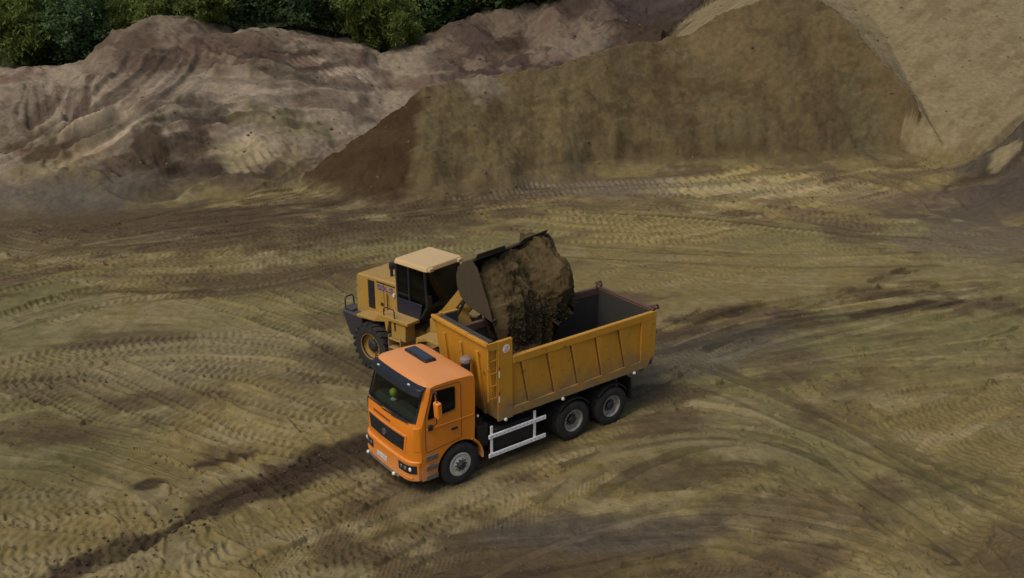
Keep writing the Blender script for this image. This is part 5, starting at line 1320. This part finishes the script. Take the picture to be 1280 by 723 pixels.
for k in range(26):
    a = random.uniform(0, 6.28); r_ = random.random() ** .6
    x = -3.25 + 1.25 * r_ * math.cos(a); y = -.25 + .72 * r_ * math.sin(a)
    pb.append((x, y, 1.62 + .50 * (1 - r_), .40, .36, .28))
hp = lumpy('soil_heap', pb, truck, voxel=0.07, seed=9)
tag(hp, 'low heap of brown soil lying inside the yellow tipper body', 'soil')
# crumbs in the air and clods lying about
def clods(name, pts, mat, label, cat=None, kind='stuff', c0=(0.075, 0.055, 0.03)):
    vs_, fs_, cs_ = [], [], []
    t = (1 + 5 ** .5) / 2
    base = np.array([(-1, t, 0), (1, t, 0), (-1, -t, 0), (1, -t, 0), (0, -1, t), (0, 1, t), (0, -1, -t), (0, 1, -t), (t, 0, -1), (t, 0, 1), (-t, 0, -1), (-t, 0, 1)]) / 1.9
    tri = np.array([(0, 11, 5), (0, 5, 1), (0, 1, 7), (0, 7, 10), (0, 10, 11), (1, 5, 9), (5, 11, 4), (11, 10, 2), (10, 7, 6), (7, 1, 8), (3, 9, 4), (3, 4, 2), (3, 2, 6), (3, 6, 8), (3, 8, 9), (4, 9, 5), (2, 4, 11), (6, 2, 10), (8, 6, 7), (9, 8, 1)])
    for k, (x, y, z, r_, c) in enumerate(pts):
        b = base * (1 + rng.uniform(-.28, .28, (12, 3))) * r_ * np.array([1, rng.uniform(.7, 1.2), rng.uniform(.5, .85)])
        a = rng.uniform(0, 6.28); ca, sa = math.cos(a), math.sin(a)
        b = np.stack([b[:, 0] * ca - b[:, 1] * sa, b[:, 0] * sa + b[:, 1] * ca, b[:, 2]], 1) + (x, y, z)
        vs_.append(b); fs_.append(tri + 12 * k); cs_.append(np.repeat([[*c, 1]], 12, 0))
    v = np.concatenate(vs_); f = np.concatenate(fs_); c = np.concatenate(cs_)
    me = bpy.data.meshes.new(name)
    me.vertices.add(len(v)); me.vertices.foreach_set('co', v.astype(np.float32).ravel())
    me.loops.add(f.size); me.loops.foreach_set('vertex_index', f.astype(np.int32).ravel())
    me.polygons.add(len(f)); me.polygons.foreach_set('loop_start', np.arange(0, f.size, 3, dtype=np.int32))
    me.update(calc_edges=True)
    at = me.attributes.new('soil', 'FLOAT_COLOR', 'POINT'); at.data.foreach_set('color', c.astype(np.float32).ravel())
    o = mesh_obj(name, me, mat)
    return tag(o, label, cat, kind=kind)
pts = []
for k in range(1100):
    y = rng.uniform(-1.45, 1.0); t = rng.random() ** .8
    x = 6.04 + .20 * t + abs(rng.normal(0, .05 + .07 * t)); z = 3.9 - (2.0 - .9 * (y > .3)) * t + rng.normal(0, .08)
    c, s = math.cos(LOADER_RZ), math.sin(LOADER_RZ)
    f = rng.uniform(.6, 1.2)
    pts.append((LOADER[0] + c * x - s * y, LOADER[1] + s * x + c * y, z, .007 + .022 * rng.random() ** 3, (.075 * f, .053 * f, .024 * f)))
clods('falling_crumbs', pts, M['soil'], 'crumbs of soil falling from the bucket into the truck', 'soil crumbs')
pts = []
def scatter(n, px0, px1, py0, py1, r0, r1, col, sig=None):
    for k in range(n):
        px, py = rng.uniform(px0, px1), rng.uniform(py0, py1)
        x, y = gpt(px, py); z = ground_z(x, y)
        f = rng.uniform(.7, 1.25)
        r_ = r0 + (r1 - r0) * rng.random() ** 3
        pts.append((x, y, z + r_ * .2, r_, tuple(np.array(col) * f)))
scatter(1500, -20, 1300, 270, 720, .012, .045, (.135, .105, .055))
scatter(160, 40, 470, 550, 720, .012, .045, (.08, .06, .036))
scatter(900, 380, 1230, 205, 275, .02, .075, (.135, .10, .056))
P_ = resample([gpt(*p) for p in ((50, 735), (130, 690), (270, 632), (360, 590), (460, 556))], .05)
for k in range(260):
    p = P_[rng.integers(len(P_))] + rng.normal(0, .38, 2); r_ = .012 + .05 * rng.random() ** 3
    pts.append((p[0], p[1], ground_z(*p) + r_ * .2, r_, tuple(np.array((.06, .042, .028)) * rng.uniform(.7, 1.4))))
clods('soil_clods', pts, M['soil'], 'loose clods of soil scattered over the rutted pit floor', 'soil clods')
# rubble on the slopes
pts = []
for k in range(1500):
    px, py, Y = rng.uniform(-40, 1240), rng.uniform(0, 200), rng.uniform(50, 80)
    x = (px - 640) / 1250 * Y * 1.04; z = ground_z(x, Y)
    if z < .4: continue
    r_ = .03 + .10 * rng.random() ** 4
    pts.append((x, Y, z + r_ * .1, r_, tuple(np.array((.15, .115, .08)) * rng.uniform(.6, 1.2))))
clods('slope_rubble', pts, M['soil'], 'small lumps of earth lying on the pit slopes', 'earth lumps')
# ================================================================== TREES AND SHRUBS ABOVE THE OLD SLOPE
def leafmat(name, c0, c1):
    m, nt, b = newmat(name)
    N, L = nt.nodes.new, nt.links.new
    at = N('ShaderNodeAttribute'); at.attribute_name = 'tint'
    mx = N('ShaderNodeMix'); mx.data_type = 'RGBA'; mx.inputs['A'].default_value = (*c0, 1); mx.inputs['B'].default_value = (*c1, 1)
    L(at.outputs['Fac'], mx.inputs['Factor']); L(mx.outputs['Result'], b.inputs['Base Color'])
    b.inputs['Roughness'].default_value = 0.6; b.inputs['Specular IOR Level'].default_value = 0.25
    tr = N('ShaderNodeBsdfTranslucent'); L(mx.outputs['Result'], tr.inputs['Color'])
    ms = N('ShaderNodeMixShader'); ms.inputs['Fac'].default_value = 0.45
    L(b.outputs[0], ms.inputs[1]); L(tr.outputs[0], ms.inputs[2]); L(ms.outputs[0], nt.nodes['Material Output'].inputs['Surface'])
    return m
M['leaf_dark'] = leafmat('dark_leaves', (0.080, 0.135, 0.056), (0.150, 0.225, 0.090))
M['leaf_mid'] = leafmat('mid_leaves', (0.105, 0.165, 0.050), (0.190, 0.265, 0.082))
M['leaf_light'] = leafmat('light_leaves', (0.115, 0.155, 0.034), (0.21, 0.255, 0.06))
M['bark'] = simple('bark', (0.06, 0.045, 0.03), 0.9)
def leaf_mesh(name, n_clump, per, rad, size, seed, slim=0.55, upright=0.0, flat=1.0):
    """crown of leaf-sized faces gathered in clumps; rad=(rx,ry,rz), base of crown at z=0"""
    r = np.random.default_rng(seed)
    d = r.normal(size=(n_clump, 3)); d /= np.linalg.norm(d, axis=1)[:, None]
    q = r.random(n_clump) ** .38
    lob = 1 + .28 * np.sin(d[:, 0] * 4 + seed) * np.cos(d[:, 1] * 5 + seed * 2) + .15 * np.sin(d[:, 2] * 7 + d[:, 0] * 6)
    cen = d * (q * lob)[:, None] * np.array(rad)
    cen[:, 2] += rad[2] * 0.92
    cen = cen[cen[:, 2] > -0.1]
    n = len(cen)
    cr = r.uniform(.25, .6, n) * (rad[0] / 2.4) ** .5
    P = np.repeat(cen, per, 0) + r.normal(size=(n * per, 3)) * np.repeat(cr, per)[:, None] * np.array([.55, .55, .42])
    tint = np.repeat(r.random(n), per) * .65 + r.random(n * per) * .35
    m = len(P)
    a = r.normal(size=(m, 3)); a[:, 2] = a[:, 2] * (.6) + upright; a /= np.linalg.norm(a, axis=1)[:, None]
    b = np.cross(a, r.normal(size=(m, 3))); b /= np.linalg.norm(b, axis=1)[:, None]
    s = size * r.uniform(.6, 1.4, m)[:, None]
    a = a * s; b = b * s * slim
    v = np.stack([P - a, P + b, P + a, P - b], 1).reshape(-1, 3)
    me = bpy.data.meshes.new(name)
    me.vertices.add(len(v)); me.vertices.foreach_set('co', v.astype(np.float32).ravel())
    me.loops.add(m * 4); me.loops.foreach_set('vertex_index', np.arange(m * 4, dtype=np.int32))
    me.polygons.add(m); me.polygons.foreach_set('loop_start', np.arange(0, m * 4, 4, dtype=np.int32))
    me.update(calc_edges=True)
    at = me.attributes.new('tint', 'FLOAT', 'POINT'); at.data.foreach_set('value', np.repeat(tint, 4).astype(np.float32))
    return me
def trunk_mesh(name, h, r0, seed, stems=1, spread=.3):
    rr = random.Random(seed); mb = MB()
    for s in range(stems):
        a = rr.uniform(0, 6.28); dx, dy = math.cos(a) * spread * (stems > 1), math.sin(a) * spread * (stems > 1)
        path = [(dx * t * h * .5 + .06 * math.sin(t * 5 + s), dy * t * h * .5 + .05 * math.cos(t * 4), t * h) for t in (0, .25, .5, .75, 1.0)]
        mb.tube(path, [r0, r0 * .8, r0 * .6, r0 * .4, r0 * .2], 7)
        for k in range(4):
            t = .35 + .15 * k; b = rr.uniform(0, 6.28); p = Vector((dx * t * h * .5, dy * t * h * .5, t * h)); l = h * .35
            mb.tube([p, p + Vector((math.cos(b) * l * .5, math.sin(b) * l * .5, l * .35)), p + Vector((math.cos(b) * l, math.sin(b) * l, l * .8))], [r0 * .4, r0 * .25, r0 * .08], 5)
    bmesh.ops.recalc_face_normals(mb.bm, faces=mb.bm.faces[:]); finish(mb.bm, 60)
    me = bpy.data.meshes.new(name); mb.bm.to_mesh(me); mb.bm.free(); return me
CR = {'dark': [leaf_mesh('crown_dark', 230, 46, (2.6, 2.4, 3.0), .13, 1), leaf_mesh('crown_dark', 260, 46, (3.0, 2.7, 2.6), .13, 2)],
      'mid': [leaf_mesh('crown_mid', 220, 46, (2.2, 2.2, 2.4), .12, 3), leaf_mesh('crown_mid', 230, 46, (2.6, 2.2, 2.2), .12, 4)],
      'light': [leaf_mesh('crown_light', 190, 60, (1.7, 1.6, 2.0), .13, 5, .28, .9), leaf_mesh('crown_light', 170, 60, (1.9, 1.5, 1.6), .13, 6, .28, .9)]}
TK = {'dark': trunk_mesh('trunk', 4.2, .14, 1), 'mid': trunk_mesh('trunk', 3.4, .10, 2, 2), 'light': trunk_mesh('trunk', 2.4, .05, 3, 5, .35)}
for k, mes in CR.items():
    for me in mes: me.materials.append(M['leaf_' + k])
for me in TK.values(): me.materials.append(M['bark'])
def tree(kind, var, px, Y, s, label, name, rz=0.0, drop=0.15, group=None, sz=1.0):
    x = (px - 640) / FPX * (Y * _cp + (CAM_Z - 5) * -_sp * -1 * -1) if False else spt(px, 40, Y)[0]
    o = empty(name, (x, Y, ground_z(x, Y) - drop), rz)
    o.scale = (s, s, s * sz)
    mesh_obj_shared('crown', CR[kind][var], o, (0, 0, .25 if kind == 'light' else .6))
    mesh_obj_shared('trunk', TK[kind], o, (0, 0, 0))
    return tag(o, label, 'shrub' if 'shrub' in name else 'tree', group)
def mesh_obj_shared(name, me, parent, loc):
    o = bpy.data.objects.new(name, me); COL.objects.link(o); o.parent = parent; o.location = loc; return o
G = 'shrubs along the top of the old slope'
tree('light', 1, 15, 66.5, 1.5, 'yellow green grassy shrub at the far left edge above the slope', 'grassy_shrub', .3, group=G)
tree('light', 0, 48, 71, 1.6, 'tall light green shrub behind the leftmost dark bush', 'grassy_shrub', 1.3, group=G)
tree('dark', 0, 88, 67.5, .95, 'dark rounded bush right of the far left grassy shrub', 'bushy_tree', .9)
tree('dark', 1, 50, 69.0, .8, 'dark green bush tucked behind the far left grassy shrub', 'bushy_tree', 2.9)
tree('mid', 0, 130, 71.5, 1.0, 'mid green bush rising behind the slope shoulder at the upper left', 'bushy_tree', 2.0)
tree('light', 1, 168, 70.0, 1.3, 'light green shrub over the left shoulder of the sandy knoll', 'grassy_shrub', 2.2, group=G)
tree('mid', 1, 225, 73.0, 1.0, 'mid green bush straight behind the top of the sandy knoll', 'bushy_tree', .2)
tree('light', 0, 266, 69.5, 1.15, 'light green shrub in the dip right of the sandy knoll', 'grassy_shrub', 3.0, group=G)
tree('dark', 0, 318, 71.5, 1.0, 'dark tree right of the dip beside the sandy knoll', 'bushy_tree', 4.0)
tree('dark', 1, 372, 72.0, 1.0, 'broad dark tree behind the middle of the old slope crest', 'bushy_tree', 5.0)
tree('dark', 0, 420, 73.0, 1.0, 'dark tree just left of the big light green shrub', 'bushy_tree', 1.1)
tree('light', 0, 458, 71.8, 1.45, 'big light green shrub hanging over the notch in the crest', 'grassy_shrub', .4, group=G)
tree('light', 1, 492, 72.6, 1.2, 'smaller light green shrub at the bottom of the crest notch', 'grassy_shrub', 1.9, group=G, drop=.5)
tree('dark', 1, 540, 77.5, 1.0, 'dark green tree right of the big light green shrub', 'bushy_tree', 2.5)
tree('mid', 0, 585, 78.5, .95, 'blue green bush above the left end of the knobbly ridge', 'bushy_tree', 3.1)
tree('dark', 0, 630, 79.5, 1.0, 'dark tree above the middle of the knobbly ridge', 'bushy_tree', .8)
tree('dark', 1, 680, 81.5, .9, 'last dark tree on the right before the knobbly ridge fills the view', 'bushy_tree', 1.7)
# the wood behind reads as one green mass
r2 = np.random.default_rng(5)
wood = empty('woodland', (0, 0, 0))
vv, tt = [], []
basev = {}
for k in range(70):
    Y = r2.uniform(76, 104); px = r2.uniform(-160, 760)
    x = spt(px, 40, Y)[0]; z = ground_z(x, Y)
    me = (CR['dark'] + CR['mid'])[r2.integers(4)]
    if me.name not in basev:
        c = np.empty(len(me.vertices) * 3, np.float32); me.vertices.foreach_get('co', c)
        t = np.empty(len(me.vertices), np.float32); me.attributes['tint'].data.foreach_get('value', t)
        basev[me.name] = (c.reshape(-1, 4, 3)[::3], t.reshape(-1, 4)[::3])
    c, t = basev[me.name]
    a = r2.uniform(0, 6.28); ca, sa = math.cos(a), math.sin(a); s = r2.uniform(1.0, 1.5)
    lc_ = c.mean(1, keepdims=True); cc = lc_ + (c - lc_) * 1.5
    p = np.stack([cc[..., 0] * ca - cc[..., 1] * sa, cc[..., 0] * sa + cc[..., 1] * ca, cc[..., 2]], -1) * s + (x, Y, z + .3)
    vv.append(p); tt.append(t)
bpy.data.objects.remove(wood)
v = np.concatenate(vv).reshape(-1, 3); t = np.concatenate(tt).ravel(); m = len(v) // 4
me = bpy.data.meshes.new('woodland')
me.vertices.add(len(v)); me.vertices.foreach_set('co', v.astype(np.float32).ravel())
me.loops.add(m * 4); me.loops.foreach_set('vertex_index', np.arange(m * 4, dtype=np.int32))
me.polygons.add(m); me.polygons.foreach_set('loop_start', np.arange(0, m * 4, 4, dtype=np.int32)); me.update(calc_edges=True)
at = me.attributes.new('tint', 'FLOAT', 'POINT'); at.data.foreach_set('value', t.astype(np.float32))
tag(mesh_obj('woodland', me, M['leaf_mid']), 'dense dark green wood behind the pit edge', 'wood', kind='stuff')
